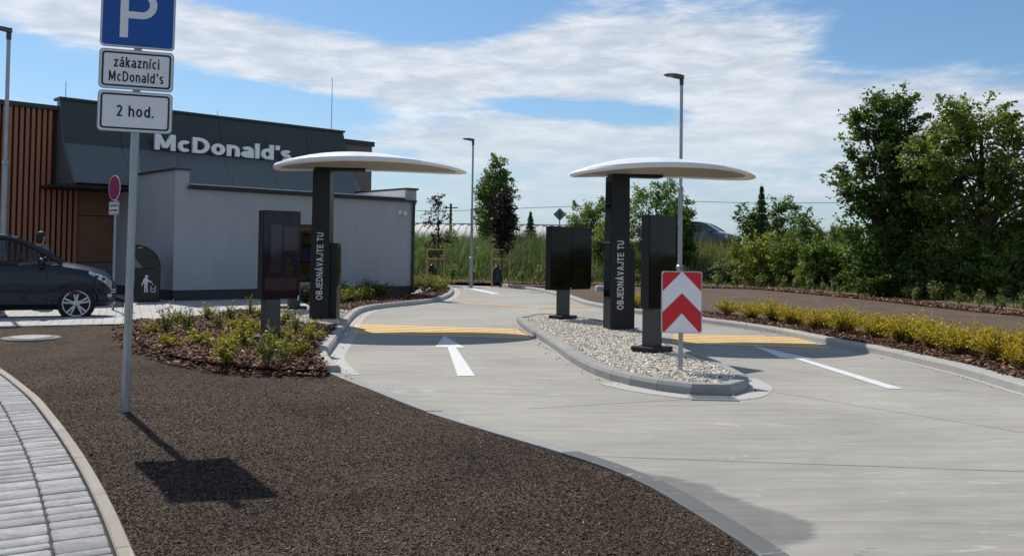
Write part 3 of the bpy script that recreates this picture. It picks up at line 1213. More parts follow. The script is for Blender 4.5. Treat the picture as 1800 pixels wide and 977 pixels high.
M_PAVE = paver_mat()
car_line = [W0 + Vector((-0.402, 0.916)) * 1.86 - U23 * 9, W0 + Vector((-0.402, 0.916)) * 1.86 + U23 * 1.9]
pav = [tuple(W0 - U23 * 9), tuple(W0), tuple(g2(215, 569, ZB)), tuple(g2(232, 566, ZB)), tuple(g2(300, 562, ZB)), tuple(g2(352, 556, ZB)),
       tuple(g2(392, 550, ZB)), tuple(g2(425, 545, ZB)), tuple(g2(470, 546, ZB)), tuple(g2(520, 543, ZB)), tuple(g2(548, 540, ZB)), tuple((SH0 + SH_U * 3.6 + SH_N * -0.3)[:2]),
       tuple((SH0 - SH_N * 5.0)[:2]), (-14.0, 29.0), tuple(car_line[1] + Vector((-0.402, 0.916)) * 6), tuple(car_line[1]), tuple(car_line[0])]
m = sheet(pav, ZB)
structure('pavement', m, M_PAVE, fix=False)
m = MB()
for a, b, w in ((W0 - U23 * 9, W0, 0.07), (W0, g2(232, 566, ZB), 0.07), (car_line[0], car_line[1], 0.12)):
    d = (b - a)
    c = (a + b) / 2
    m.box((c.x, c.y, 0.051), (d.length, w, 0.104), rot=Matrix.Rotation(math.atan2(d.y, d.x), 3, 'Z'))
structure('edging_kerb', m, M_KERB, bevel=0.006)
structure('car_park', sheet([tuple(car_line[0] - U23 * 12), tuple(car_line[1]), tuple(car_line[1] + Vector((-0.402, 0.916)) * 8), (-14, 27), (-40, 20), (-40, 6)], 0.006), M_PAVE, fix=False)
# the ground the building stands on
structure('yard', sheet([(-60, 22), (-40, 6.1), (-14.1, 26.0), (-9, 31), (-5, 36), (-6, 46), (-30, 50), (-60, 50)], 0.02), M_PAVE, fix=False)

# --- foreground pavement laid stone by stone
M_BLOCK = None
def block_mat():
    m = bpy.data.materials.new('foreground_pavers')
    m.use_nodes = True
    t = NT(m.node_tree)
    b = m.node_tree.nodes['Principled BSDF']
    tcn = t.n('ShaderNodeTexCoord')
    p = tcn.outputs['Object']
    at = t.n('ShaderNodeAttribute', attribute_name='tint')
    r = t.mapping(p, (1, 1, 1), (0, 0, R(-32)))
    st = t.noise(t.mapping(r, (4.0, 6.5, 1)), 1.6, 8, 0.74, 0.8)
    gr = t.noise(p, 150, 3, 0.7)
    k = t.m('ADD', t.m('MULTIPLY', st, 1.15), t.m('MULTIPLY', gr, 0.5))
    c = t.mix(t.maprange(k, 0.66, 1.05), at.outputs['Color'], (0.18, 0.18, 0.185))
    c = t.mix(t.maprange(t.noise(p, 3.3, 7, 0.7, 0.5), 0.58, 0.78, 0, 0.3), c, (0.52, 0.51, 0.49))
    t.set(b.inputs['Base Color'], c)
    b.inputs['Roughness'].default_value = 0.8
    bn = t.n('ShaderNodeBump')
    bn.inputs['Distance'].default_value = 0.003
    t.set(bn.inputs['Height'], gr)
    t.set(b.inputs['Normal'], bn.outputs[0])
    return m


M_BLOCK = block_mat()
edge_prof = [(0.0, -0.05), (0.0, 0.066), (0.008, 0.074), (0.062, 0.074), (0.07, 0.066), (0.07, -0.05)]
structure('edging_kerb', kerb_stones(pave_edge, 1.0, edge_prof, side=-1), M_EDGE)
pl = [Vector(p) for p in pave_edge]
cum = [0.0]
for a, b in zip(pl[:-1], pl[1:]):
    cum.append(cum[-1] + (b - a).length)


def pe_frame(s, d):
    s = min(max(s, 0.0), cum[-1] - 1e-4)
    i = max(j for j in range(len(pl) - 1) if cum[j] <= s)
    t = (s - cum[i]) / (cum[i + 1] - cum[i])
    p = pl[i].lerp(pl[i + 1], t)
    a, b = pl[max(i - 3, 0)], pl[min(i + 4, len(pl) - 1)]
    tt = (b - a).normalized()
    nn = Vector((tt.y, -tt.x))
    return p + nn * (0.078 + d)


Vb, Fb, Cb = [], [], []
d = 0.0
cols_w = [0.24, 0.36, 0.30, 0.24, 0.36, 0.30, 0.36, 0.24, 0.36, 0.36, 0.3, 0.36]
for ci, wd in enumerate(cols_w):
    s = random.uniform(0, 0.15)
    while s < cum[-1] - 0.3:
        L = random.choice([0.10, 0.14, 0.14, 0.20, 0.20])
        g = 0.0065
        c0, c1, c2, c3 = pe_frame(s + g, d + g), pe_frame(s + L - g, d + g), pe_frame(s + L - g, d + wd - g), pe_frame(s + g, d + wd - g)
        s += L
        cc = (c0 + c1 + c2 + c3) / 4
        zt = 0.066 + random.uniform(-0.0015, 0.0015)
        b0 = len(Vb)
        ch = 0.007
        for q in (c0, c1, c2, c3):
            Vb.append((q.x, q.y, 0.03))
        for q in (c0, c1, c2, c3):
            Vb.append((q.x, q.y, zt - ch * 0.7))
        for q in (c0, c1, c2, c3):
            e = q + (cc - q).normalized() * ch * 1.6
            Vb.append((e.x, e.y, zt))
        fs = [(8, 9, 10, 11)] + [(i, (i + 1) % 4, (i + 1) % 4 + 4, i + 4) for i in range(4)] + [(4 + i, 4 + (i + 1) % 4, 8 + (i + 1) % 4, 8 + i) for i in range(4)]
        Fb += [tuple(b0 + i for i in f) for f in fs]
        base = random.choice([0.34, 0.38, 0.43, 0.31, 0.40])
        Cb += [(base * 0.92, base * 0.91, base * 0.885)] * len(fs)
    d += wd
me = fast_mesh('pavement', np.array(Vb), np.array(Fb), np.array(Cb))
o = link('pavement', me, M_BLOCK)
o['kind'] = 'structure'
jp = [tuple(p) for p in offset_line(pl, -0.05)] + [tuple(p) for p in reversed(offset_line(pl, -d - 0.1))]
structure('joint_sand', sheet(jp, 0.045), pbr('joint_sand', (0.045, 0.043, 0.042), 0.95, var=0.3, scale=20), fix=False)

# --- right hand bed: brown gravel, bark under the shrubs, bark strip with saplings
rk = offset_line(right_kerb, -0.13)
r_out = [tuple(p[:]) for p in bound[2:-2]]
rb_poly = [tuple(p) for p in rk] + r_out
structure('gravel_bed', sheet(rb_poly, ZB), M_GRAVEL_R, fix=False)
rk_n = [p for p in rk if p.y < 21.5]
strip_poly = [tuple(p) for p in rk_n] + [tuple(p) for p in reversed(offset_line(rk_n, -1.15))]
structure('planting_bed', sheet(strip_poly, ZB + 0.005), M_MULCH, fix=False)
bark('bark_mulch', strip_poly, 9000, ZB + 0.006, 0.018, 0.045)
bl = catmull([bound[i] for i in range(3, 11)], 0.4)
o1 = offset_line(bl, -0.3)
o2 = offset_line(bl, -1.5)
side_poly = [tuple(p) for p in o1] + [tuple(p) for p in reversed(o2)]
structure('planting_bed', sheet(side_poly, ZB + 0.016), M_MULCH, fix=False)
bark('bark_mulch', side_poly, 7000, ZB + 0.02, 0.03, 0.075, 'dark bark chips in a long strip beside the saplings')
o3 = offset_line(bl, 1.3)
dry_poly = [tuple(p) for p in o3] + [tuple(p) for p in reversed(o1)]
m = strip(bl, -0.35, 2.0, 0.0)
m.v = [(x, y, max(tz(x, y), ZB) + 0.02) for x, y, z in m.v]
structure('dry_verge', m, M_DRY)

# --- small stuff on the drive: wet patch, joints, stains
WET = [(995, 797), (1060, 812), (1090, 822), (1150, 834), (1180, 838), (1220, 848), (1250, 853), (1268, 866), (1300, 878), (1330, 889), (1365, 898), (1400, 908), (1425, 920),
       (1434, 934), (1430, 948), (1400, 956), (1372, 966), (1345, 985), (1285, 958), (1200, 908), (1120, 868), (1060, 838)]
wet = [tuple(g2(*q)) for q in WET[:19]]
n_out = len(wet) - 1
fk = [tuple(p) for p in offset_line(flush, -0.06) if wet[-1][1] - 0.1 < p.y < wet[0][1] + 0.1]
wet += list(reversed(fk))
# the same concrete, darkened where water has soaked in; fades out raggedly towards its rim
M_DAMP = M_CONC.copy()
M_DAMP.name = 'damp_concrete'
td = NT(M_DAMP.node_tree)
bd = M_DAMP.node_tree.nodes['Principled BSDF']
src = bd.inputs['Base Color'].links[0].from_socket
wa = td.n('ShaderNodeAttribute', attribute_name='tint')
tcn = td.n('ShaderNodeTexCoord')
sw = td.n('ShaderNodeSeparateColor')
td.set(sw.inputs[0], wa.outputs['Color'])
rag = td.noise(td.mapping(tcn.outputs['Object'], (2.5, 22, 1), (0, 0, R(-4))), 1.0, 6, 0.7, 0.3)
wf = td.maprange(td.m('ADD', sw.outputs[0], td.m('MULTIPLY', td.m('SUBTRACT', rag, 0.5), 0.5)), 0.22, 0.44)
blot = td.maprange(td.noise(tcn.outputs['Object'], 1.6, 5, 0.6), 0.3, 0.7, 0.80, 1.0)
td.set(bd.inputs['Base Color'], td.mix(td.m('MULTIPLY', wf, blot), src, td.mix(1.0, src, (0.53, 0.56, 0.58), 'MULTIPLY')))
wx = np.array(wet)
gx = np.arange(wx[:, 0].min() - 0.2, wx[:, 0].max() + 0.2, 0.05)
gy = np.arange(wx[:, 1].min() - 0.2, wx[:, 1].max() + 0.2, 0.05)
XX, YY = np.meshgrid(gx, gy)
P2 = np.stack([XX.ravel(), YY.ravel()], 1)
ins = inside(P2, wet)
dw = np.full(len(P2), 9.0)
for k in range(len(wet)):
    a_, b_ = np.array(wet[k]), np.array(wet[(k + 1) % len(wet)])
    if k >= n_out:
        continue                      # the kerb side stays dark
    d_ = b_ - a_
    t_ = np.clip(((P2 - a_) @ d_) / (d_ @ d_), 0, 1)
    dw = np.minimum(dw, np.linalg.norm(P2 - (a_ + t_[:, None] * d_), axis=1))
val = np.where(ins, np.clip(0.33 + dw / 0.35, 0, 1), np.clip(0.33 - dw / 0.35, 0, 1))
okc = (ins | (dw < 0.30)).reshape(XX.shape)
cell = okc[:-1, :-1] & okc[1:, :-1] & okc[:-1, 1:] & okc[1:, 1:]
I = np.arange(XX.size).reshape(XX.shape)
F = np.stack([I[:-1, :-1][cell], I[:-1, 1:][cell], I[1:, 1:][cell], I[1:, :-1][cell]], 1)
me = fast_mesh('damp_patch', np.concatenate([P2, np.full((len(P2), 1), 0.0012)], 1), F)
at_ = me.color_attributes.new('tint', 'FLOAT_COLOR', 'POINT')
at_.data.foreach_set('color', np.stack([val, val, val, np.ones_like(val)], 1).astype(np.float32).ravel())
o = link('damp_patch', me, M_DAMP, fix=False)
o['kind'] = 'structure'
M_JOINT = pbr('joint_dark', (0.17, 0.165, 0.155), 0.9, var=0.2)
m = MB()
for a, b in (((1000, 800), (1810, 829)), ((930, 718), (1235, 700)), ((620, 594), (925, 605)), ((1400, 655), (1800, 700)), ((735, 536), (960, 546)), ((1330, 684), (1800, 760))):
    p, q = g2(*a), g2(*b)
    dd = q - p
    c = (p + q) / 2
    nn = Vector((-dd.y, dd.x)).normalized() * 0.004
    m.add([(p.x - nn.x, p.y - nn.y, 0.002), (q.x - nn.x, q.y - nn.y, 0.002), (q.x + nn.x, q.y + nn.y, 0.002), (p.x + nn.x, p.y + nn.y, 0.002)], [(0, 1, 2, 3)])
up(structure('drive_joint', m, M_JOINT))


def marking(polys, name, mat, z=0.005):
    m = MB()
    for p in polys:
        s = sheet([tuple(g2(*q)) for q in p], z)
        m.add(s.v, s.f)
    return structure(name, m, mat, fix=False)


marking([[(781, 590), (817, 611.5), (801.5, 611), (835, 661), (804.5, 661), (787, 610.5), (765, 610)]], 'road_arrow', M_WHITE_PAINT)
marking([[(1322, 607), (1432, 631.5), (1412, 630.5), (1588, 683.6), (1561, 683.2), (1396, 630.3), (1373, 629.5)]], 'road_arrow', M_WHITE_PAINT)
marking([[(806, 502.5), (829, 506.5), (829, 505.8), (880, 516.5), (866, 517), (823, 507.5), (818, 508)]], 'road_arrow', M_WHITE_PAINT)


def bars(p00, p01, p10, p11, n, duty=0.5):
    """n painted bars between the far edge p00-p01 and the near edge p10-p11"""
    a0, a1, b0, b1 = g2(*p00), g2(*p01), g2(*p10), g2(*p11)
    polys = []
    m = MB()
    for i in range(n):
        t0 = (i + 0.5 - duty / 2) / n
        t1 = (i + 0.5 + duty / 2) / n
        c = [a0.lerp(b0, t0), a0.lerp(b0, t1), a1.lerp(b1, t1), a1.lerp(b1, t0)]
        m.add([(p.x, p.y, 0.005) for p in c], [(0, 1, 2, 3)])
    return up(structure('yellow_bars', m, M_YELLOW))


bars((624, 570.0), (908, 578.0), (622, 587), (936, 596), 6, 0.66)
bars((1185, 588.0), (1395, 591.5), (1180, 604), (1463, 613), 6, 0.66)
bars((799, 530.5), (935, 539.5), (790, 531.5), (928, 541.5), 4, 0.55)
bars((948, 540.5), (1026, 538.5), (945, 543.5), (1040, 541), 4, 0.55)

# grit and stray chips swept against the kerbs
gp = []
for line_, off_, n_ in ((left_kerb[:-2], 0.05, 260), (right_kerb, 0.05, 260), (isl, 0.05, 200)):
    L_ = [Vector(p) for p in line_]
    for _ in range(n_):
        i = random.randrange(1, len(L_) - 1)
        t_ = (L_[i + 1] - L_[i - 1]).normalized()
        sgn = -1 if line_ is not right_kerb else 1
        nn = Vector((-t_.y, t_.x)) * sgn
        p = L_[i] + nn * (off_ + abs(random.gauss(0, 0.07))) + t_ * random.uniform(-0.08, 0.08)
        gp.append((p.x, p.y))
gp = np.array(gp)
gp = gp[~inside(gp, [q_[:] for q_ in isl])]
o = scatter_mesh('grit', gp, np.full(len(gp), 0.006), BOX_V, BOX_F, RNG.uniform(0.003, 0.008, len(gp)), palette(len(gp), [(0.07, 0.04, 0.025), (0.12, 0.10, 0.08), (0.30, 0.27, 0.22), (0.03, 0.025, 0.02)], None, 0.3), M_CHIP, (1.2, 0.7, 0.4), 0.2, 0.4)
tag(o, 'loose grit and bark crumbs swept against the kerbs', 'grit')
stuff(o)


# ================================================================== BUILDINGS
M_RENDER = pbr('grey_wall_render', (0.375, 0.385, 0.40), 0.9, var=0.07, scale=2.2, stretch=(1.6, 1.6, 0.3), bump=0.002, bscale=120)
M_PLINTH = pbr('dark_plinth', (0.05, 0.05, 0.052), 0.85, var=0.12, scale=5, bump=0.002, bscale=90)
M_TRIM = pbr('dark_roof_trim', (0.03, 0.031, 0.033), 0.5, var=0.1)
M_FLASH = pbr('pale_flashing', (0.50, 0.50, 0.49), 0.45, 0.3, var=0.08)
M_MEMB = pbr('white_roof_membrane', (0.70, 0.70, 0.68), 0.7, var=0.06)
M_GREEN = pbr('dark_green_panel', (0.033, 0.045, 0.040), 0.42, var=0.08, scale=1.5)
M_SKIRT = pbr('sky_lit_skirt_panel', (0.115, 0.128, 0.128), 0.42, var=0.08, scale=1.5)  # paler than the fascia: sky light on the slope put into the colour
M_SEAM = pbr('panel_joint', (0.012, 0.013, 0.013), 0.8, var=0.0)
M_RIB = pbr('brown_ribbed_cladding', (0.35, 0.130, 0.062), 0.5, var=0.12, scale=3, stretch=(1, 1, 0.15))
M_RIBBACK = pbr('brown_backing', (0.05, 0.022, 0.014), 0.8, var=0.1)
M_STONEW = pbr('grey_block_wall', (0.13, 0.13, 0.128), 0.85, var=0.18, scale=4, bump=0.004, bscale=40)
M_REAR = pbr('grey_brown_wall', (0.17, 0.145, 0.125), 0.8, var=0.1, scale=3)
M_PLASTIC_W = pbr('white_plastic', (0.68, 0.68, 0.66), 0.4, var=0.03)


def wood_mat():
    m = bpy.data.materials.new('wood_siding')
    m.use_nodes = True
    t = NT(m.node_tree)
    b = m.node_tree.nodes['Principled BSDF']
    tcn = t.n('ShaderNodeTexCoord')
    p = tcn.outputs['Object']
    g = t.noise(t.mapping(p, (0.8, 1, 22)), 2.0, 7, 0.65, 0.6)
    c = t.ramp(g, [(0.30, (0.125, 0.052, 0.026)), (0.52, (0.205, 0.088, 0.042)), (0.72, (0.26, 0.12, 0.06))])
    t.set(b.inputs['Base Color'], c)
    b.inputs['Roughness'].default_value = 0.55
    return m


M_WOOD = wood_mat()
TH_U = math.atan2(SH_U.y, SH_U.x)

# ---- grey utility building (local x along its long wall, y into it)
shed = thing('utility_building', 'low grey rendered utility building with dark plinth and gutter', 'building', (SH0.x, SH0.y, ZB), TH_U)
SD = 4.3
m = MB()
m.box2((0, 0, 0.27), (SH_L, SD, 2.98))
m.box2((0, 0.0, 2.98), (0.36, SD, 3.34))
part('wall', m, M_RENDER, shed)
m = MB()
m.box2((0.03, 0.03, -0.1), (SH_L - 0.03, SD - 0.05, 0.27))
part('plinth', m, M_PLINTH, shed)
m = MB()
m.box2((-0.06, -0.06, 3.34), (0.42, SD, 3.40))
part('parapet_cap', m, M_TRIM, shed, bevel=0.006)
m = MB()
m.box2((0.44, 0.06, 2.93), (SH_L - 0.32, SD, 2.985))
part('roof', m, M_MEMB, shed)
m = MB()
m.box2((SH_L - 0.30, 0.02, 2.80), (SH_L + 0.10, SD, 3.26))
ep = part('end_parapet', m, M_RENDER, shed)
m = MB()
m.box2((SH_L - 0.315, 0.05, 2.99), (SH_L - 0.302, SD - 0.05, 3.255))
part('membrane_upstand', m, M_MEMB, shed)
m = MB()
m.box2((SH_L - 0.325, -0.05, 3.26), (SH_L + 0.14, SD, 3.32))
part('parapet_cap', m, M_TRIM, shed, bevel=0.006)
# gutter: half round with pale flashing over it
m = MB()
prof = [(-0.02 - 0.062 + 0.062 * math.cos(a), 2.93 + 0.062 * math.sin(a)) for a in np.linspace(math.pi, 2 * math.pi, 9)]
prof += [(y + 0.006, z) for y, z in reversed([(-0.02 - 0.062 + 0.054 * math.cos(a), 2.93 + 0.054 * math.sin(a)) for a in np.linspace(math.pi, 2 * math.pi, 9)])]
m.slab_yz([(y, z) for y, z in prof], 0.30, SH_L + 0.02)
m.box2((0.36, -0.03, 2.88), (SH_L - 0.36, -0.002, 2.985))
part('gutter', m, M_TRIM, shed)
m = MB()
m.box2((0.36, -0.07, 2.985), (SH_L - 0.38, 0.05, 3.012))
part('flashing', m, M_FLASH, shed)
m = MB()
m.tube([(SH_L - 0.08, -0.10, 2.90), (SH_L - 0.08, -0.10, 2.70), (SH_L - 0.05, -0.055, 2.55), (SH_L - 0.05, -0.055, 0.05)], 0.045, 12)
for z in (0.9, 1.9):
    m.lathe([(0.055, z), (0.055, z + 0.05)], 12, c=(SH_L - 0.05, -0.055, 0))
part('downpipe', m, M_TRIM, shed, smooth=True)
m = MB()
m.box((SH_L - 0.55, -0.03, 2.55), (0.16, 0.05, 0.14))
sc_ = part('security_camera', m, M_PLASTIC_W, shed, bevel=0.01)
m = MB()
m.lathe([(0.02, 0.09), (0.06, 0.06), (0.075, 0.0), (0.06, -0.045), (0.02, -0.07)], 16, c=(SH_L - 0.43, -0.10, 2.50))
part('lens_dome', m, M_PLASTIC_W, sc_, smooth=True)
m = MB()
m.tube([(0.18, 3.0, 3.38), (0.18, 3.0, 3.95)], 0.008, 6)
m.lathe([(0.03, 3.40), (0.03, 3.50), (0.012, 3.52)], 8, c=(0.18, 3.0, 0))
part('lightning_rod', m, M_GALV, shed)

# ---- restaurant (local x along its front, -y towards the drive)
O_B = SH0 - SH_N * 4.35
rest = thing('restaurant', 'dark green fast food restaurant with slanted roof skirt and brown cladding', 'building', (O_B.x, O_B.y, 0.0), TH_U)
UL, UR = -1.59, 7.5
prof_nz = [(0.22, 5.54), (0.64, 4.29), (1.67, 3.16)]
# body behind
m = MB()
m.box2((UL + 0.02, 0.0, 0.0), (UR - 0.02, 9.0, 5.3))
part('wall', m, M_RIBBACK, rest)


def slanted_panels(n0, z0, n1, z1, u0, u1, u0b, u1b, k, gap=0.012, th=0.05):
    """row of flat panels between an upper and a lower edge, small gaps between them"""
    m = MB()
    for i in range(k):
        a0 = u0 + (u1 - u0) * i / k + gap / 2
        a1 = u0 + (u1 - u0) * (i + 1) / k - gap / 2
        b0 = u0b + (u1b - u0b) * i / k + gap / 2
        b1 = u0b + (u1b - u0b) * (i + 1) / k - gap / 2
        top = [(a0, -n0, z0), (a1, -n0, z0), (b1, -n1, z1), (b0, -n1, z1)]
        dn = Vector((0, z1 - z0, n1 - n0)).normalized() * th
        back = [(x, y + abs(dn.y), z - abs(dn.z) * 0.6) for x, y, z in top]
        m.add(top + back, [(0, 1, 2, 3), (7, 6, 5, 4), (0, 4, 5, 1), (1, 5, 6, 2), (2, 6, 7, 3), (3, 7, 4, 0)])
    return m


part('fascia', slanted_panels(0.22, 5.54, 0.64, 4.29, UL, UR, UL, UR, 6), M_GREEN, rest)
part('roof_skirt', slanted_panels(0.642, 4.285, 1.67, 3.16, UL, UR, UL, UR, 6), M_SKIRT, rest)
m = MB()
m.slab_yz([(0.0, 5.45), (-0.16, 5.45), (-0.57, 4.26), (-1.58, 3.19), (-1.58, 3.14), (0.0, 3.10)], UL + 0.03, UR - 0.03)
part('skirt_backing', m, M_SEAM, rest)
for ua, ub in ((UL - 0.03, UL + 0.028), (UR - 0.028, UR + 0.03)):
    m = MB()
    m.slab_yz([(0.02, 5.50), (-0.19, 5.50), (-0.61, 4.285), (-1.64, 3.16), (-1.67, 3.12), (0.02, 3.07)], ua, ub)
    part('skirt_end', m, M_SKIRT, rest)
m = MB()
m.box2((UL - 0.05, -0.27, 5.535), (UR + 0.05, 0.3, 5.60))
part('parapet_cap', m, M_TRIM, rest)
m = MB()
m.box2((UL - 0.45, -1.70, 3.02), (UR, 0.0, 3.10))
part('soffit', m, M_SEAM, rest)
# lettering
for ch_s, xa in (("McDonald's", 3.02),):
    m = stroke_text(ch_s, 4.42, 0.47, t=0.205, ws=1.0, gap=0.09, depth=0.09, layer=0.002)
    m.transform(Matrix.Translation((xa, -0.70, 4.545)))
    part('lettering', m, M_LETTER, rest)
for u in np.linspace(1.0, 5.0, 6):
    m = MB()
    m.box2((u - 0.015, -0.69, 4.295), (u + 0.015, -0.58, 4.40))
    part('lettering_bracket', m, M_TRIM, rest)
# brown ribbed front
RZ = 5.22
m = MB()
u = -1.06
while u > -14:
    m.box2((u - 0.085, -0.13, 0.0), (u, -0.02, RZ if u < UL - 0.1 else 3.03))
    u -= 0.142
part('ribbed_cladding', m, M_RIB, rest, bevel=0.008)
m = MB()
m.box2((-14, -0.02, 0), (UL, 0.0, RZ))
m.box2((-14, 0.0, 0), (UL, 9.0, RZ - 0.05))
part('cladding_backing', m, M_RIBBACK, rest)
m = MB()
m.box2((-14, -0.22, RZ), (UL - 0.04, 9.0, RZ + 0.12))
part('parapet_cap', m, M_TRIM, rest)
# wood siding and block base beside the shed
m = MB()
for z0, z1 in ((1.02, 2.32), (2.345, 3.03)):
    m.box2((-1.04, -0.05, z0), (0.9, -0.004, z1))
part('wood_siding', m, M_WOOD, rest)
m = MB()
z = 0.0
r = 0
while z < 0.98:
    u = -1.04 - (0.2 if r % 2 else 0)
    while u < 0.9:
        m.box2((max(u, -1.04) + 0.002, -0.06, z + 0.002), (min(u + 0.4, 0.9) - 0.002, -0.004, z + 0.196))
        u += 0.4
    z += 0.2
    r += 1
part('block_base', m, M_STONEW, rest)
m = MB()
for a, b in (((-0.60, -0.075, 0.50), (-0.58, -0.062, 0.80)), ((-0.26, -0.075, 0.50), (-0.24, -0.062, 0.80)), ((-0.58, -0.075, 0.78), (-0.26, -0.062, 0.80)), ((-0.58, -0.075, 0.50), (-0.26, -0.062, 0.52))):
    m.box2(a, b)
part('hatch_frame', m, M_ALU, rest)
m = MB()
m.box2((-3.55, -0.20, 2.86), (-3.40, -0.162, 3.0))
sc2 = part('security_camera', m, M_PLASTIC_W, rest, bevel=0.01)
m = MB()
m.lathe([(0.02, 0.08), (0.07, 0.05), (0.08, 0.0), (0.05, -0.06)], 14, c=(-3.44, -0.26, 2.86))
part('lens_dome', m, M_PLASTIC_W, sc2, smooth=True)
# rear block right
m = MB()
m.box2((UR - 0.2, 0.45, 0.0), (9.15, 9.0, 5.25))
part('rear_block', m, M_REAR, rest)
m = MB()
m.box2((UR - 0.1, 0.38, 5.25), (9.22, 9.0, 5.42))
m.box2((UR + 0.05, 1.2, 5.42), (UR + 0.6, 2.2, 5.62))
part('parapet_cap', m, M_TRIM, rest)


def local_u(px, n, z=None):
    d = (px - CX) / F_PX
    o_ = O_B
    return (d * (o_.y + SH_N.y * n) - (o_.x + SH_N.x * n)) / (SH_U.x - d * SH_U.y)


for px, n_, top, r_ in ((109, -1.5, 6.35, 0.012), (378, -2.0, 6.15, 0.010), (579, -3.0, 8.1, 0.014)):
    uu = local_u(px, n_)
    m = MB()
    m.tube([(uu, -n_, 5.2), (uu, -n_, top)], [r_ * 1.3, r_ * 0.8], 6)
    part('lightning_rod', m, M_GALV, rest)
m = MB()
m.box2((UL, 0.4, 5.25), (UR - 0.1, 9.0, 5.35))
part('roof', m, M_TRIM, rest)

# ---- far barn with a long pale roof
M_ROOFF = pbr('pale_corrugated_roof', (0.46, 0.44, 0.43), 0.55, 0.2, var=0.14, scale=0.8, stretch=(1, 1, 3))
M_BARNW = pbr('barn_wall', (0.20, 0.21, 0.215), 0.85, var=0.2, scale=0.8, stretch=(1, 1, 0.2))
M_DARKW = pbr('dark_window', (0.014, 0.016, 0.018), 0.2, var=0.1)
bx = 8.0
barn = thing('barn', 'long low barn with pale corrugated roof beyond the weeds', 'building', (bx, 92, 0.75), R(-1.5))
m = MB()
m.box2((-24, 0, 0), (12.5, 14, 1.75))
part('wall', m, M_BARNW, barn)
m = MB()
k = 0
x = -24.5
while x < 12.6:
    zz = 0.0 if k % 2 else 0.09
    m.add([(x, -0.7, 2.05 + zz), (x + 0.42, -0.7, 2.05 + zz), (x + 0.42, 7, 3.75 + zz), (x, 7, 3.75 + zz), (x, -0.7, 1.95), (x + 0.42, -0.7, 1.95), (x + 0.42, 7, 3.6), (x, 7, 3.6)],
          [(0, 1, 2, 3), (7, 6, 5, 4), (0, 4, 5, 1), (1, 5, 6, 2), (2, 6, 7, 3), (3, 7, 4, 0)])
    m.add([(x, 14.7, 2.05 + zz), (x + 0.42, 14.7, 2.05 + zz), (x + 0.42, 7, 3.75 + zz), (x, 7, 3.75 + zz)], [(3, 2, 1, 0)])
    x += 0.42
    k += 1
rf = part('roof', m, M_ROOFF, barn)
m = MB()
m.box2((-24.5, 6.85, 3.70), (13.0, 7.15, 3.92))
part('ridge_cap', m, M_ROOFF, rf)
for x in np.arange(-22, 10, 3.4):
    m = MB()
    m.box2((x, -0.06, 0.55), (x + 2.3, -0.005, 1.45))
    w_ = part('window', m, M_DARKW, barn)
    m = MB()
    m.box2((x + 1.12, -0.10, 0.55), (x + 1.18, -0.062, 1.45))
    m.box2((x - 0.05, -0.10, 0.48), (x + 2.35, -0.062, 0.55))
    part('frame', m, M_ALU, w_)

# ================================================================== ORDER POINTS
def canopy_rings():
    """shell outline: rounded long shield, broad at the post end, narrow at the far tip"""
    A, B = 1.74, 1.08
    N = 84
    outl = []
    for k in range(N):
        a = 2 * math.pi * k / N
        c, s = math.cos(a), math.sin(a)
        x = A * math.copysign(abs(c) ** (0.80 if c < 0 else 0.92), c)
        y = B * math.copysign(abs(s) ** (0.80 if c < 0 else 1.0), s)
        y *= 1.0 - 0.10 * max(0, x / A)
        outl.append((x, y))
    return outl, A


CAN, CAN_A = canopy_rings()


def canopy_ring(s, z, cx=-0.45):
    out = []
    for x, y in CAN:
        th = 1.0 - 0.45 * max(0.0, (x * s + cx * (1 - s)) / CAN_A)
        xx = x * s + cx * (1 - s)
        out.append(Vector((xx, y * s, z * th + 0.115 * (1 - (xx / CAN_A) ** 2))))
    return out


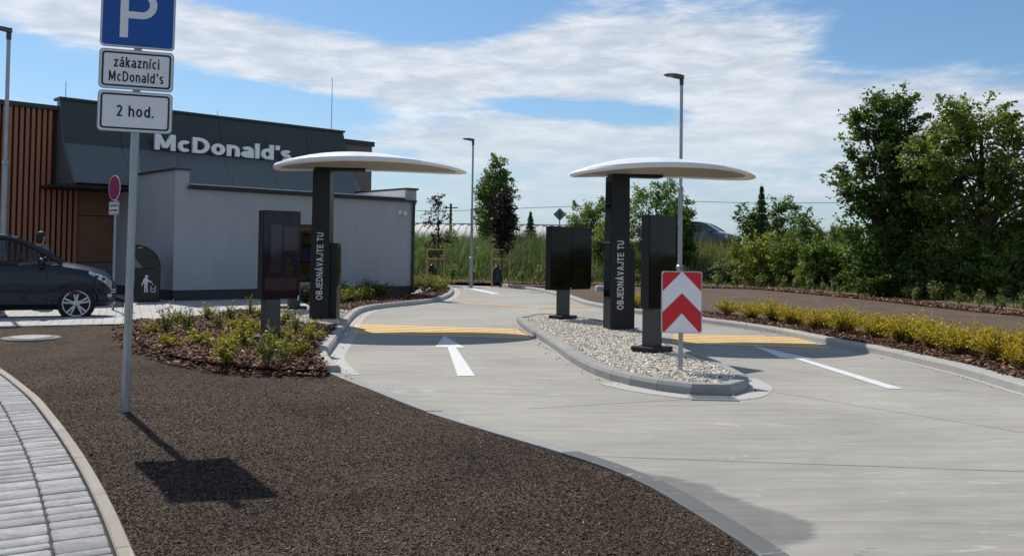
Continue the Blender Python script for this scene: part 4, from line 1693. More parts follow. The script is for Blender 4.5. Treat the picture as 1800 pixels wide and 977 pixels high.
def make_order_point():
    root = thing('order_point', '', 'order point')
    m = MB()
    # tapered upright: text face (-y), dark recess on the left side
    H = 2.84
    w0, w1, d0, d1 = 0.185, 0.165, 0.20, 0.19
    def ringat(z, wl, wr, dl):
        return [Vector((-wl, -dl, z)), Vector((wr, -dl, z)), Vector((wr, dl, z)), Vector((-wl, dl, z))]
    m.loft([ringat(-0.05, w0, w0, d0), ringat(H, w1, w1, d1)], close=True)
    part('post', m, M_ANTHRA, root, bevel=0.006)
    m = MB()
    m.loft([[Vector((-w0 - 0.004, -d0 + 0.04, 0.62)), Vector((-w0 - 0.004, d0 - 0.03, 0.62)), Vector((-w0 + 0.02, d0 - 0.03, 0.62)), Vector((-w0 + 0.02, -d0 + 0.04, 0.62))],
            [Vector((-w1 - 0.005, -d1 + 0.04, H - 0.1)), Vector((-w1 - 0.005, d1 - 0.03, H - 0.1)), Vector((-w1 + 0.02, d1 - 0.03, H - 0.1)), Vector((-w1 + 0.02, -d1 + 0.04, H - 0.1))]], close=True)
    part('side_glass', m, M_BLACKGL, root)
    m = MB()
    m.box((-w0 - 0.006, 0.0, 1.62), (0.02, 0.34, 0.035))
    part('joint_bar', m, M_ANTHRA2, root)
    # order terminal on the lane side
    m = MB()
    m.box2((0.13, -0.10, -0.05), (0.315, 0.26, 1.46))
    tm = part('terminal', m, M_ANTHRA, root, bevel=0.008)
    m = MB()
    m.box2((0.316, -0.06, 0.62), (0.326, 0.22, 1.38))
    part('screen', m, M_BLACKGL, tm)
    m = MB()
    m.slab_xz([(0.315, 0.86), (0.37, 0.93), (0.315, 0.93)], -0.04, 0.20)
    part('card_reader', m, M_SEAM, tm)
    # lettering, running upwards
    m = stroke_text('OBJEDNÁVAJTE TU', 1.26, 0.125, t=0.17, ws=0.95, gap=0.14, depth=0.003, layer=0.0004)
    m.transform(Matrix.Translation((0.0, -d0, 1.02)) @ Matrix.Rotation(R(-90), 4, 'Y'))
    # follow the slight batter of the face
    m.v = [(x, y - 0.001 + (d0 - d1) * z / H, z) for x, y, z in m.v]
    part('lettering', m, M_GREYLET, root)
    # arm and canopy
    m = MB()
    m.box2((-0.165, -0.19, H - 0.01), (0.80, 0.10, H + 0.08))
    part('arm', m, M_ANTHRA, root, bevel=0.006)
    rings = []
    cap = 0.175
    for s in (0.02, 0.15, 0.3, 0.45, 0.6, 0.74, 0.86, 0.94, 0.98):
        rings.append((s, 0.01 + cap * (1 - s ** 1.95)))
    rings += [(1.0, -0.022), (0.997, -0.045), (0.985, -0.062), (0.962, -0.070), (0.93, -0.068), (0.915, -0.058), (0.91, -0.035), (0.905, -0.0)]
    m = MB()
    m.loft([canopy_ring(s, z) for s, z in rings])
    n = len(CAN)
    # close the loft ring seam and both ends
    for i in range(len(rings) - 1):
        m.f.append((i * n + n - 1, i * n, (i + 1) * n, (i + 1) * n + n - 1))
        m.mi.append(0)
    m.f.append(tuple(range(n)))
    m.mi.append(0)
    ca = part('canopy', m, M_CANOPY, root, smooth=True)
    m = MB()
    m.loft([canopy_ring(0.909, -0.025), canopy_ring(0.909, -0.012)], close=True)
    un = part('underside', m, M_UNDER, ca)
    ca.location = (0.90, -0.4, H + 0.02)
    return root


op = make_order_point()
# left one
pL = G(564, 562, ZB)
op.location = pL
op.rotation_euler.z = R(0)
op['label'] = 'order point with white canopy left of the drive, in front of the grey building'
op['group'] = 'drive-through order points'
op2 = copy_tree(op)
pR = G(1083, 580, 0.08)
op2.location = pR
op2.rotation_euler.z = R(13)
op2['label'] = 'order point with white canopy standing on the pebble island'


def turn_canopy(root, ang, scale=(1, 1, 1), dx=0.0, dz=0.0):
    for k in kids(root):
        if k.name.startswith('canopy'):
            k.rotation_euler.z = ang
            k.scale = scale
            k.location = (0.90 * math.cos(ang) + 0.4 * math.sin(ang) + dx, 0.90 * math.sin(ang) - 0.4 * math.cos(ang), k.location.z + dz)
        if k.name.startswith('arm'):
            k.rotation_euler.z = ang * 0.6


op.scale = (1.0, 1.0, 1.02)
turn_canopy(op, R(14), (1.06, 1.0, 1.0))
op2.scale = (1.0, 1.0, 0.975)
turn_canopy(op2, R(0), (0.98, 1.0, 1.0), -0.16)

# ================================================================== MENU BOARDS
def rrect(x0, z0, x1, z1, r, k=6):
    out = []
    for cx_, cz_, a0 in ((x1 - r, z1 - r, 0), (x0 + r, z1 - r, 90), (x0 + r, z0 + r, 180), (x1 - r, z0 + r, 270)):
        for i in range(k + 1):
            a = R(a0 + 90 * i / k)
            out.append((cx_ + r * math.cos(a), cz_ + r * math.sin(a)))
    return out


def poster_mat(name, cols, seed, sc=1.6):
    """dim printed sheet behind dark glass"""
    m = bpy.data.materials.new(name)
    m.use_nodes = True
    t = NT(m.node_tree)
    b = m.node_tree.nodes['Principled BSDF']
    tcn = t.n('ShaderNodeTexCoord')
    p = tcn.outputs['Object']
    a = t.noise(t.mapping(p, (1.6, 1, 0.8), (0, 0, 0), (seed, 0, seed)), sc, 4, 0.55, 0.9)
    c = t.ramp(a, [(0.30, cols[0]), (0.48, cols[1]), (0.62, cols[2]), (0.74, cols[0])])
    t.set(b.inputs['Base Color'], c)
    b.inputs['Roughness'].default_value = 0.05
    b.inputs['Specular IOR Level'].default_value = 0.3
    return m


M_POST_V = poster_mat('violet_poster', ((0.006, 0.004, 0.012), (0.014, 0.009, 0.024), (0.022, 0.010, 0.020)), 3.1)
M_POST_A = poster_mat('amber_menu', ((0.005, 0.004, 0.004), (0.008, 0.006, 0.005), (0.016, 0.010, 0.006)), 7.7, 2.6)
M_PR_A = pbr('dim_orange_print', (0.030, 0.014, 0.010), 0.05, var=0.3, scale=9)
M_PR_B = pbr('dim_blue_print', (0.014, 0.015, 0.028), 0.05, var=0.3, scale=9)
M_PR_C = pbr('dim_pink_print', (0.034, 0.018, 0.030), 0.05, var=0.25, scale=7)
M_PR_D = pbr('dim_ochre_print', (0.028, 0.019, 0.008), 0.05, var=0.3, scale=9)


M_PR_E = pbr('faint_blue_print', (0.006, 0.006, 0.010), 0.05, var=0.5, scale=14, spec=0.22)
M_PR_F = pbr('faint_ochre_print', (0.011, 0.008, 0.004), 0.05, var=0.5, scale=14, spec=0.22)
M_DIMGL = pbr('dim_black_glass', (0.0035, 0.003, 0.003), 0.05, var=0.0, spec=0.22)


def make_board(width, double, screens, label, loc, rz, stand_dx):
    root = thing('menu_board', label, 'menu board', loc, rz, 'drive-through menu boards')
    zb, zt, dp = 0.62, 1.92, 0.14
    m = MB()
    m.box2((-width / 2, -dp / 2, zb), (width / 2, dp / 2, zt))
    cs = part('casing', m, M_ANTHRA, root, bevel=0.006)
    cs['label'] = 'dark metal casing'
    k = 2 if double else 1
    for i in range(k):
        x0 = -width / 2 + 0.012 + i * (width - 0.012) / k
        x1 = x0 + (width - 0.024) / k - (0.006 if double else 0)
        m = MB()
        m.box2((x0, -dp / 2 - 0.008, zb + 0.012), (x1, -dp / 2 - 0.001, zt - 0.012))
        sn = part('screen', m, screens[i], root)
        if screens[i] is not M_BLACKGL:
            yp = -dp / 2 - 0.008
            ww = x1 - x0
            prints = [(0.06, 0.10, 0.94, 0.24, M_PR_C), (0.62, 0.40, 0.74, 0.455, M_PR_A), (0.60, 0.27, 0.80, 0.37, M_PR_D), (0.20, 0.30, 0.48, 0.84, M_PR_B), (0.55, 0.55, 0.92, 0.82, M_PR_B)]
            if screens[i] in (M_POST_A, M_DIMGL):
                prints = [(0.06, 0.66, 0.94, 0.80, M_PR_D), (0.06, 0.84, 0.7, 0.93, M_PR_A), (0.06, 0.36, 0.94, 0.60, M_PR_B), (0.05, 0.05, 0.60, 0.33, M_PR_D), (0.68, 0.05, 0.94, 0.33, M_PR_A)]
            if screens[i] is M_DIMGL:
                prints = [(0.06, 0.40, 0.94, 0.60, M_PR_E), (0.05, 0.05, 0.60, 0.33, M_PR_F), (0.30, 0.70, 0.80, 0.88, M_PR_E)]
            for a_, b_, c_, d_, mt in prints:
                m = MB()
                m.slab_xz(rrect(x0 + a_ * ww, zb + b_ * (zt - zb), x0 + c_ * ww, zb + d_ * (zt - zb), 0.02, 4), yp - 0.0003, yp - 0.0012)
                part('print', m, mt, sn)
        m = MB()
        m.box2((x1 - 0.02, -dp / 2 - 0.016, zb - 0.02), (x1 - 0.004, -dp / 2 + 0.01, zb + 0.045))
        part('latch', m, M_PLASTIC_W, root)
    m = MB()
    m.box2((stand_dx - 0.115, -0.085, 0.03), (stand_dx + 0.115, 0.085, zb - 0.002))
    part('stand', m, M_ANTHRA2, root, bevel=0.006)
    m = MB()
    m.box2((stand_dx - 0.23, -0.19, -0.04), (stand_dx + 0.23, 0.19, 0.095))
    part('base_plate', m, M_ANTHRA, root, bevel=0.008)
    return root


UD = SH_U
q = G(475, 600, 0.1)
make_board(0.61, False, [M_POST_V], 'single panel menu board with violet poster standing in the bark mulch', (q.x + 0.09, q.y + 0.06, 0.1), TH_U, -0.12)
q = G(516, 545, 0.1)
make_board(1.22, True, [M_POST_A, M_POST_A], 'menu board on the paving half hidden behind the violet one and the order post', (q.x, q.y, 0.1), TH_U, 0.0)
q = G(990, 562, 0.08)
make_board(1.24, True, [M_BLACKGL, M_DIMGL], 'wide double panel menu board at the far end of the pebble island', (q.x + 0.11, q.y + 0.1, 0.08), TH_U, -0.16)
q = G(1145, 620, 0.08)
make_board(0.61, False, [M_BLACKGL], 'narrow black menu board behind the red and white chevron sign', (q.x + 0.10, q.y + 0.08, 0.08), TH_U, -0.13)


# ================================================================== SIGNS
def plate_ring(m, outer, inner, y0, y1):
    """flat frame between two outlines with the same number of points (xz plane)"""
    n = len(outer)
    vs = [(x, y0, z) for x, z in outer] + [(x, y0, z) for x, z in inner] + [(x, y1, z) for x, z in outer] + [(x, y1, z) for x, z in inner]
    fs = []
    for i in range(n):
        j = (i + 1) % n
        fs += [(i, j, n + j, n + i), (2 * n + j, 2 * n + i, 3 * n + i, 3 * n + j), (i, 2 * n + i, 2 * n + j, j), (n + j, 3 * n + j, 3 * n + i, n + i)]
    m.add(vs, fs)


# ---- parking sign in the foreground
q = G(220, 722, 0.04)
ps = thing('parking_sign', 'blue parking sign with two white text plates on a galvanised pole in the gravel verge', 'sign', (q.x, q.y, 0.04), R(16.5))
ps.rotation_euler = (0, R(0.55), R(16.5))
m = MB()
m.tube([(0, 0, -0.2), (0, 0, 4.0)], 0.034, 18)
part('pole', m, M_GALV, ps, smooth=True)
PW = 0.30


def sign_plate(parent, z0, z1, hw, mat_back, r=0.035, y=-0.045):
    m = MB()
    m.slab_xz(rrect(-hw, z0, hw, z1, r), y + 0.004, y)
    o_ = part('plate', m, mat_back, parent)
    return o_


def bracket(parent, z, y=-0.0405):
    m = MB()
    m.box2((-0.16, y, z - 0.015), (0.16, y + 0.009, z + 0.015))
    rr_ = min(0.040, abs(y) - 0.0002)
    m.lathe([(rr_, z - 0.014), (rr_, z + 0.014)], 16)
    part('bracket', m, M_GALV, parent)


def paint(parent, outline, mat, y, name='panel', th=0.0025):
    m = MB()
    m.slab_xz(outline, y + th, y)
    return part(name, m, mat, parent)


ZQ = [(2.405, 2.755), (2.772, 3.115), (3.135, 3.735)]
for i, (z0, z1) in enumerate(ZQ):
    pl_ = sign_plate(ps, z0, z1, PW, M_SIGN_W)
    # folded rim of the plate
    m = MB()
    plate_ring(m, rrect(-PW, z0, PW, z1, 0.035), rrect(-PW + 0.007, z0 + 0.007, PW - 0.007, z1 - 0.007, 0.029), -0.049, -0.030)
    part('rim', m, M_ALU, pl_)
    bracket(ps, (z0 + z1) / 2)
    if i < 2:
        m = MB()
        plate_ring(m, rrect(-PW + 0.022, z0 + 0.022, PW - 0.022, z1 - 0.022, 0.028), rrect(-PW + 0.037, z0 + 0.037, PW - 0.037, z1 - 0.037, 0.017), -0.0475, -0.0452)
        part('border', m, M_SIGN_K, pl_)
        lines = [('2 hod.', 0.30, 0.098, (z0 + z1) / 2 + 0.004)] if i == 0 else [('zákazníci', 0.365, 0.090, (z0 + z1) / 2 + 0.062), ('McDonald´s', 0.440, 0.090, (z0 + z1) / 2 - 0.062)]
        for s_, w_, h_, zc in lines:
            m = stroke_text(s_, w_, h_, t=0.15, ws=0.80, gap=0.13, depth=0.0012, layer=0.0004)
            m.transform(Matrix.Translation((0.0, -0.0455, zc)))
            part('lettering', m, M_SIGN_K, pl_)
    else:
        paint(pl_, rrect(-PW + 0.016, z0 + 0.016, PW - 0.016, z1 - 0.016, 0.026), M_SIGN_B, -0.0475, 'blue_panel')
        # the letter P
        m = MB()
        zb_ = z0 + 0.085
        m.slab_xz([(-0.145, zb_), (-0.080, zb_), (-0.080, zb_ + 0.42), (-0.145, zb_ + 0.42)], -0.0475, -0.0492)
        ro, ri, zc = 0.125, 0.065, zb_ + 0.295
        xo = 0.025
        outer = [(-0.080, zc + ro), ] + [(xo + ro * math.cos(a), zc + ro * math.sin(a)) for a in np.linspace(math.pi / 2, -math.pi / 2, 17)] + [(-0.080, zc - ro)]
        inner = [(-0.080, zc + ri), ] + [(xo + ri * math.cos(a), zc + ri * math.sin(a)) for a in np.linspace(math.pi / 2, -math.pi / 2, 17)] + [(-0.080, zc - ri)]
        n = len(outer)
        vs = [(x, -0.0492, z) for x, z in outer] + [(x, -0.0492, z) for x, z in inner] + [(x, -0.0475, z) for x, z in outer] + [(x, -0.0475, z) for x, z in inner]
        fs = []
        for k in range(n - 1):
            fs += [(k, k + 1, n + k + 1, n + k), (k, 2 * n + k, 2 * n + k + 1, k + 1), (n + k, n + k + 1, 3 * n + k + 1, 3 * n + k)]
        m.add(vs, fs)
        part('lettering', m, M_SIGN_W, pl_)

# ---- chevron sign on the island
q = G(1196, 653, 0.085)
cs = thing('chevron_sign', 'red and white chevron keep-clear sign at the near end of the pebble island', 'sign', (q.x, q.y, 0.085), R(5))
m = MB()
m.tube([(0, 0, -0.2), (0, 0, 1.12)], 0.027, 16)
part('pole', m, M_GALV, cs, smooth=True)
hw, z0, z1 = 0.242, 0.455, 1.175
y0 = -0.035
m = MB()
m.slab_xz(rrect(-hw, z0, hw, z1, 0.03), y0 + 0.004, y0)
pl_ = part('plate', m, M_SIGN_W, cs)
m = MB()
plate_ring(m, rrect(-hw, z0, hw, z1, 0.03), rrect(-hw + 0.008, z0 + 0.008, hw - 0.008, z1 - 0.008, 0.024), y0 - 0.004, y0 + 0.015)
part('rim', m, M_ALU, pl_)
e = hw - 0.011
for sx in (-1, 1):
    paint(pl_, [(sx * 0.010, z1 - 0.012), (sx * (e - 0.02), z1 - 0.012), (sx * e, z1 - 0.032), (sx * e, z1 - 0.235)], M_SIGN_R, y0 - 0.0025, 'red_panel')
zt = z1 - 0.255
for sx in (-1, 1):
    paint(pl_, [(0, zt), (sx * e, zt - 0.225), (sx * e, z0 + 0.030), (sx * (e - 0.018), z0 + 0.012), (sx * 0.205, z0 + 0.012), (0, zt - 0.235)], M_SIGN_R, y0 - 0.0025, 'red_panel')
bracket(cs, 0.65, -0.0305)
bracket(cs, 1.0, -0.0305)

# ---- no stopping sign before the shed
q = D(199, 520, 20.3)
ns = thing('no_stopping_sign', 'round red and blue no stopping sign with a white text plate beside the grey wall', 'sign', (q.x, q.y, 0.0), R(-41))
m = MB()
m.tube([(0, 0, -0.1), (0, 0, 3.05)], 0.03, 12)
part('pole', m, M_GALV, ns, smooth=True)
zc = 2.81
m = MB()
m.lathe([(0.29, -0.038), (0.29, -0.032)], 40, 'y', (0, 0, zc))
pl_ = part('plate', m, M_SIGN_W, ns)
m = MB()
m.lathe([(0.272, -0.040), (0.272, -0.0385)], 40, 'y', (0, 0, zc))
part('red_panel', m, M_SIGN_R, pl_)
for k in range(4):
    a0, a1 = R(-45 + 90 * k + 11.5), R(45 + 90 * k - 11.5)
    pts = [(0.055 * math.cos((a0 + a1) / 2), zc + 0.055 * math.sin((a0 + a1) / 2))] + [(0.205 * math.cos(a), zc + 0.205 * math.sin(a)) for a in np.linspace(a0, a1, 10)]
    paint(pl_, pts, pbr('pale_blue_sheet', (0.05, 0.085, 0.38), 0.45, var=0.05), -0.0425, 'blue_panel')
m = MB()
m.slab_xz(rrect(-0.25, 2.19, 0.25, 2.50, 0.03), -0.034, -0.038)
pl_ = part('plate', m, M_SIGN_W, ns)
m = MB()
plate_ring(m, rrect(-0.235, 2.205, 0.235, 2.485, 0.025), rrect(-0.222, 2.218, 0.222, 2.472, 0.02), -0.041, -0.0385)
part('border', m, M_SIGN_K, pl_)
for s_, zz in (('vyhradené', 2.40), ('parkovanie', 2.29)):
    m = text_mb(s_, 0.1, 0.001, 0.001, width=0.36, height=0.085)
    m.transform(Matrix.Translation((0, -0.0405, zz)))
    part('lettering', m, M_SIGN_K, pl_)

# ---- back of a diamond sign beyond the weeds
q = D(983, 440, 50)
ds = thing('diamond_sign', 'grey back of a diamond road sign beyond the tall weeds', 'sign', (q.x, 50, tz(q.x, 50)), R(5))
zc = D(983, 377, 50).z - tz(q.x, 50)
m = MB()
m.tube([(0, 0, 0), (0, 0, zc + 0.2)], 0.035, 10)
part('pole', m, M_GALV, ds)
m = MB()
s_ = 0.37
m.slab_xz([(0, zc - s_), (s_, zc), (0, zc + s_), (-s_, zc)], -0.06, -0.045)
part('plate', m, pbr('dull_sign_back', (0.20, 0.215, 0.225), 0.6, 0.2, var=0.1), ds)
m = MB()
m.box2((-0.05, -0.075, zc - 0.2), (0.05, -0.0605, zc + 0.2))
part('bracket', m, M_ANTHRA2, ds)


# ================================================================== STREET LAMPS
def make_lamp(H=5.8):
    root = thing('street_lamp', '', 'street lamp', group='street lamps')
    m = MB()
    m.tube([(0, 0, -0.1), (0, 0, H * 0.185)], 0.080, 14)
    m.tube([(0, 0, H * 0.185), (0, 0, H * 0.52)], 0.058, 14)
    m.tube([(0, 0, H * 0.52), (0, 0, H - 0.1)], 0.040, 14)
    part('pole', m, M_GALV, root, smooth=True)
    for z, r in ((H * 0.185, 0.083), (H * 0.52, 0.061)):
        m = MB()
        m.lathe([(r, z - 0.06), (r + 0.008, z - 0.05), (r + 0.008, z + 0.02), (r * 0.75, z + 0.05)], 14)
        part('collar', m, M_GALV, root, smooth=True)
    m = MB()
    m.lathe([(0.045, H - 0.22), (0.05, H - 0.2), (0.05, H - 0.03), (0.035, H - 0.01)], 14)
    part('spigot', m, M_ANTHRA2, root, smooth=True)
    m = MB()
    rings = []
    for x, w, zt_, zb_ in ((0.05, 0.05, 0.04, -0.06), (-0.05, 0.09, 0.06, -0.05), (-0.2, 0.13, 0.075, -0.015), (-0.36, 0.12, 0.065, 0.015), (-0.44, 0.07, 0.045, 0.02)):
        rings.append([Vector((x, -w, H + zb_)), Vector((x, w, H + zb_)), Vector((x, w * 0.9, H + zt_ * 0.7)), Vector((x, 0, H + zt_)), Vector((x, -w * 0.9, H + zt_ * 0.7))])
    m.loft(rings, close=True)
    hd = part('lamp_head', m, pbr('lamp_housing', (0.10, 0.10, 0.10), 0.5, 0.2, var=0.1), root, smooth=True)
    m = MB()
    m.box2((-0.36, -0.09, H - 0.012), (-0.1, 0.09, H + 0.005))
    part('lamp_glass', m, pbr('lamp_lens', (0.5, 0.5, 0.48), 0.2, var=0.02), hd)
    return root


lamp = make_lamp()
LAMPS = [((1194.5, 552), 21.6, 417, 'street lamp behind the right order point and chevron sign', 8),
         ((828, 492), 36.4, 246, 'street lamp at the far kerb in front of the tall weeds', 5),
         ((2, 530), 18.9, 478, 'street lamp at the left edge behind the dark car', 3)]
for i, ((px, py), Y, hp, lab, rz) in enumerate(LAMPS):
    o = lamp if i == 0 else copy_tree(lamp)
    q = D(px, py, Y)
    base = ZB if i < 2 else 0.1
    o.location = (q.x, Y, base)
    top = D(px, py - hp, Y).z
    o.scale = (1, 1, (top - base) / 5.8)
    o.rotation_euler.z = R(rz)
    o['label'] = lab

# ================================================================== BIN
q = G(259, 530, ZB)
bn_ = thing('litter_bin', 'black hooded litter bin with white pictogram against the grey wall', 'litter bin', (q.x, q.y, ZB), R(20))
M_BIN = pbr('black_green_plastic', (0.008, 0.011, 0.010), 0.28, var=0.1, scale=3, spec=0.5)
m = MB()
m.box2((-0.29, -0.27, 0.0), (0.29, 0.27, 0.84))
bb_ = part('body', m, M_BIN, bn_, bevel=0.02)
# hood: quarter round shell, open to the left
m = MB()
pts_o, pts_i = [], []
for a in np.linspace(0, math.pi / 2 + 0.35, 14):
    pts_o.append((-0.28 + 0.57 * math.cos(a), 0.86 + 0.56 * math.sin(a)))
    pts_i.append((-0.28 + 0.53 * math.cos(a), 0.86 + 0.52 * math.sin(a)))
rings = []
for (xo, zo), (xi, zi) in zip(pts_o, pts_i):
    rings.append([Vector((xo, -0.27, zo)), Vector((xo, 0.27, zo)), Vector((xi, 0.24, zi)), Vector((xi, -0.24, zi))])
m.loft(rings, close=True)
hood = part('hood', m, M_BIN, bn_, smooth=True)
m = MB()
for y in (-0.262, 0.258):
    m.slab_xz([(-0.10, 0.845)] + [(0.285, 0.86)] + [(-0.28 + 0.55 * math.cos(a), 0.86 + 0.54 * math.sin(a)) for a in np.linspace(0.05, math.pi / 2 + 0.32, 12)] + [(-0.36, 1.30), (-0.30, 1.12), (-0.2, 0.95)], y, y + 0.012)
part('hood_cheek', m, M_BIN, hood)
m = MB()
m.tube([(-0.24, -0.28, 1.33), (-0.12, -0.285, 1.35)], 0.012, 8)
part('handle', m, M_ALU, hood)
# pictogram: person dropping litter into a basket
m = MB()
yy = -0.2725
def pic(poly):
    m.slab_xz(poly, yy, yy - 0.002)
pic([(-0.02 + 0.036 * math.cos(a), 0.635 + 0.036 * math.sin(a)) for a in np.linspace(0, 2 * math.pi, 14, endpoint=False)])
pic([(-0.085, 0.57), (-0.06, 0.60), (0.005, 0.595), (0.02, 0.555), (0.115, 0.50), (0.11, 0.475), (0.01, 0.51), (0.005, 0.42), (-0.065, 0.42), (-0.07, 0.51), (-0.11, 0.41), (-0.135, 0.42)])
pic([(-0.065, 0.415), (-0.032, 0.415), (-0.038, 0.24), (-0.068, 0.24)])
pic([(-0.026, 0.415), (0.005, 0.415), (0.018, 0.24), (-0.012, 0.24)])
pic([(0.075, 0.40), (0.092, 0.40), (0.098, 0.265), (0.172, 0.265), (0.178, 0.40), (0.195, 0.40), (0.187, 0.245), (0.083, 0.245)])
pic([(0.115, 0.455), (0.14, 0.465), (0.135, 0.43), (0.118, 0.43)])
pic([(0.12, 0.345), (0.15, 0.345), (0.15, 0.315), (0.12, 0.315)])
part('pictogram', m, M_LETTER, bb_)

# ================================================================== GROUND FITTINGS
q = G(55, 596, 0.07)
mh = thing('manhole_cover', 'round concrete manhole cover set in the dark gravel verge', 'manhole cover', (q.x, q.y, float(verge_z(np.array([[q.x, q.y]]))[0]) - 0.002))
m = MB()
m.lathe([(0.40, -0.1), (0.40, 0.012), (0.39, 0.02), (0.30, 0.02)], 40)
part('frame', m, pbr('manhole_ring', (0.20, 0.19, 0.175), 0.9, var=0.2, scale=12), mh)
m = MB()
m.lathe([(0.285, -0.05), (0.285, 0.026), (0.275, 0.032)], 40)
part('lid', m, pbr('iron_lid', (0.17, 0.172, 0.175), 0.5, 0.2, var=0.25, scale=18, bump=0.004, bscale=50), mh)
q = G(1252, 698.5, 0.0)
dg_ = thing('drain_grate', 'cast iron drain grate in the concrete at the nose of the island', 'drain grate', (q.x, q.y, 0.006), R(-3))
m = MB()
for a, b in (((-0.24, -0.2, -0.02), (0.24, -0.17, 0.006)), ((-0.24, 0.17, -0.02), (0.24, 0.2, 0.006)), ((-0.24, -0.17, -0.02), (-0.21, 0.17, 0.006)), ((0.21, -0.17, -0.02), (0.24, 0.17, 0.006))):
    m.box2(a, b)
part('frame', m, M_KERB_D, dg_)
m = MB()
for x in np.linspace(-0.19, 0.19, 14):
    m.box2((x - 0.007, -0.168, -0.012), (x + 0.007, 0.168, 0.005))
part('bars', m, M_GALV, dg_)
m = MB()
m.box2((-0.21, -0.17, 0.0005), (0.21, 0.17, 0.0015))  # flat dark sheet painting the shade of the pit below the bars
part('sump_shade', m, M_SEAM, dg_)
q = G(1370, 590.5, 0.0)
m = MB()
m.box((q.x, q.y, 0.006), (0.5, 0.3, 0.012), rz=R(-12))
o = part('drain_grate', m, M_KERB_D, None)
tag(o, 'small grey drain plate beside the right kerb', 'drain grate')
q = G(1054, 511, 0.1)
fb = thing('concrete_footing', 'small pale concrete footing on the brown gravel behind the island', 'concrete footing', (q.x, q.y, 0.1), R(10))
m = MB()
m.loft([[Vector((x * 0.16, y * 0.16, -0.05)) for x, y in ((-1, -1), (1, -1), (1, 1), (-1, 1))], [Vector((x * 0.15, y * 0.15, 0.16)) for x, y in ((-1, -1), (1, -1), (1, 1), (-1, 1))],
        [Vector((x * 0.09, y * 0.09, 0.2)) for x, y in ((-1, -1), (1, -1), (1, 1), (-1, 1))]], close=True)
part('block', m, M_GUTTER, fb)
m = MB()
m.tube([(0, 0, 0.19), (0, 0, 0.27)], 0.03, 10)
part('stub', m, M_GALV, fb)
# utility pole and overhead wire
q = D(792, 400, 75)
up_ = thing('utility_pole', 'dark wooden utility pole far behind the weeds', 'utility pole', (q.x, 75, 0.7))
m = MB()
zt_ = D(792, 358, 75).z - 0.7
m.tube([(0, 0, 0), (0, 0, zt_)], [0.14, 0.10], 8)
part('pole', m, M_BARK, up_)
m = MB()
m.box((0, 0, zt_ - 0.35), (1.2, 0.09, 0.09))
part('crossarm', m, M_BARK, up_)
m = MB()
pts = []
for px, py in ((-200, 345), (300, 366), (792, 371), (1000, 363), (1200, 353.5), (1330, 357.5), (1480, 356.5), (1700, 348), (2000, 330)):
    pts.append(D(px, py, 75))
dense = []
for a, b in zip(pts[:-1], pts[1:]):
    for t in (0, 0.25, 0.5, 0.75):
        dense.append(a.lerp(b, t))
m.tube(dense, 0.022, 5)
o = part('overhead_wire', m, M_SEAM, None)
tag(o, 'thin overhead power line crossing behind the trees', 'wire')


# ================================================================== CARS
M_PAINT = pbr('dark_blue_grey_car_paint', (0.010, 0.014, 0.024), 0.3, 0.0, spec=0.3, var=0.04, scale=2, coat=0.35)
M_PAINT2 = pbr('silver_blue_car_paint', (0.17, 0.20, 0.24), 0.28, 0.3, var=0.04, scale=2, coat=1.0)
M_TYRE = pbr('tyre_rubber', (0.012, 0.012, 0.012), 0.85, var=0.2, scale=20)
M_RIM = pbr('alloy_rim', (0.50, 0.51, 0.53), 0.3, 0.8, var=0.05)
M_RIMD = pbr('dark_wheel_barrel', (0.02, 0.02, 0.022), 0.6, var=0.1)
M_CPLAST = pbr('black_car_plastic', (0.010, 0.010, 0.011), 0.55, var=0.1)
M_CHROME = pbr('chrome_trim', (0.6, 0.6, 0.62), 0.15, 1.0, var=0.02)
M_LAMPG = pbr('headlight_glass', (0.48, 0.52, 0.57), 0.12, 0.25, var=0.35, scale=16, coat=1.0)
M_CGLASS = glass_mat('car_glass', (0.02, 0.03, 0.03), 0.28)
M_SEAT = pbr('car_seat_fabric', (0.03, 0.03, 0.032), 0.9, var=0.1)
M_LIGHTIN = pbr('pale_car_lining', (0.30, 0.30, 0.29), 0.9, var=0.05)


def body_half_width(x):
    f = 0.915
    if x > 0.0:
        f = float(np.interp(x, [0.0, 0.25, 0.40, 0.50, 0.58, 0.64, 0.675, 0.70], [0.915, 0.905, 0.875, 0.825, 0.74, 0.60, 0.42, 0.20]))
    if x < -3.1:
        f = 0.915 - 0.16 * ((-3.1 - x) / 0.5) ** 1.5
    return f


def hood_z(x):
    xs_ = [-3.62, -3.4, -2.8, -1.2, -0.45, -0.30, 0.0, 0.25, 0.42, 0.52, 0.60, 0.66, 0.70]
    zs_ = [1.00, 1.06, 1.08, 1.07, 1.085, 1.09, 1.05, 0.995, 0.94, 0.89, 0.82, 0.73, 0.62]
    return float(np.interp(x, xs_, zs_))


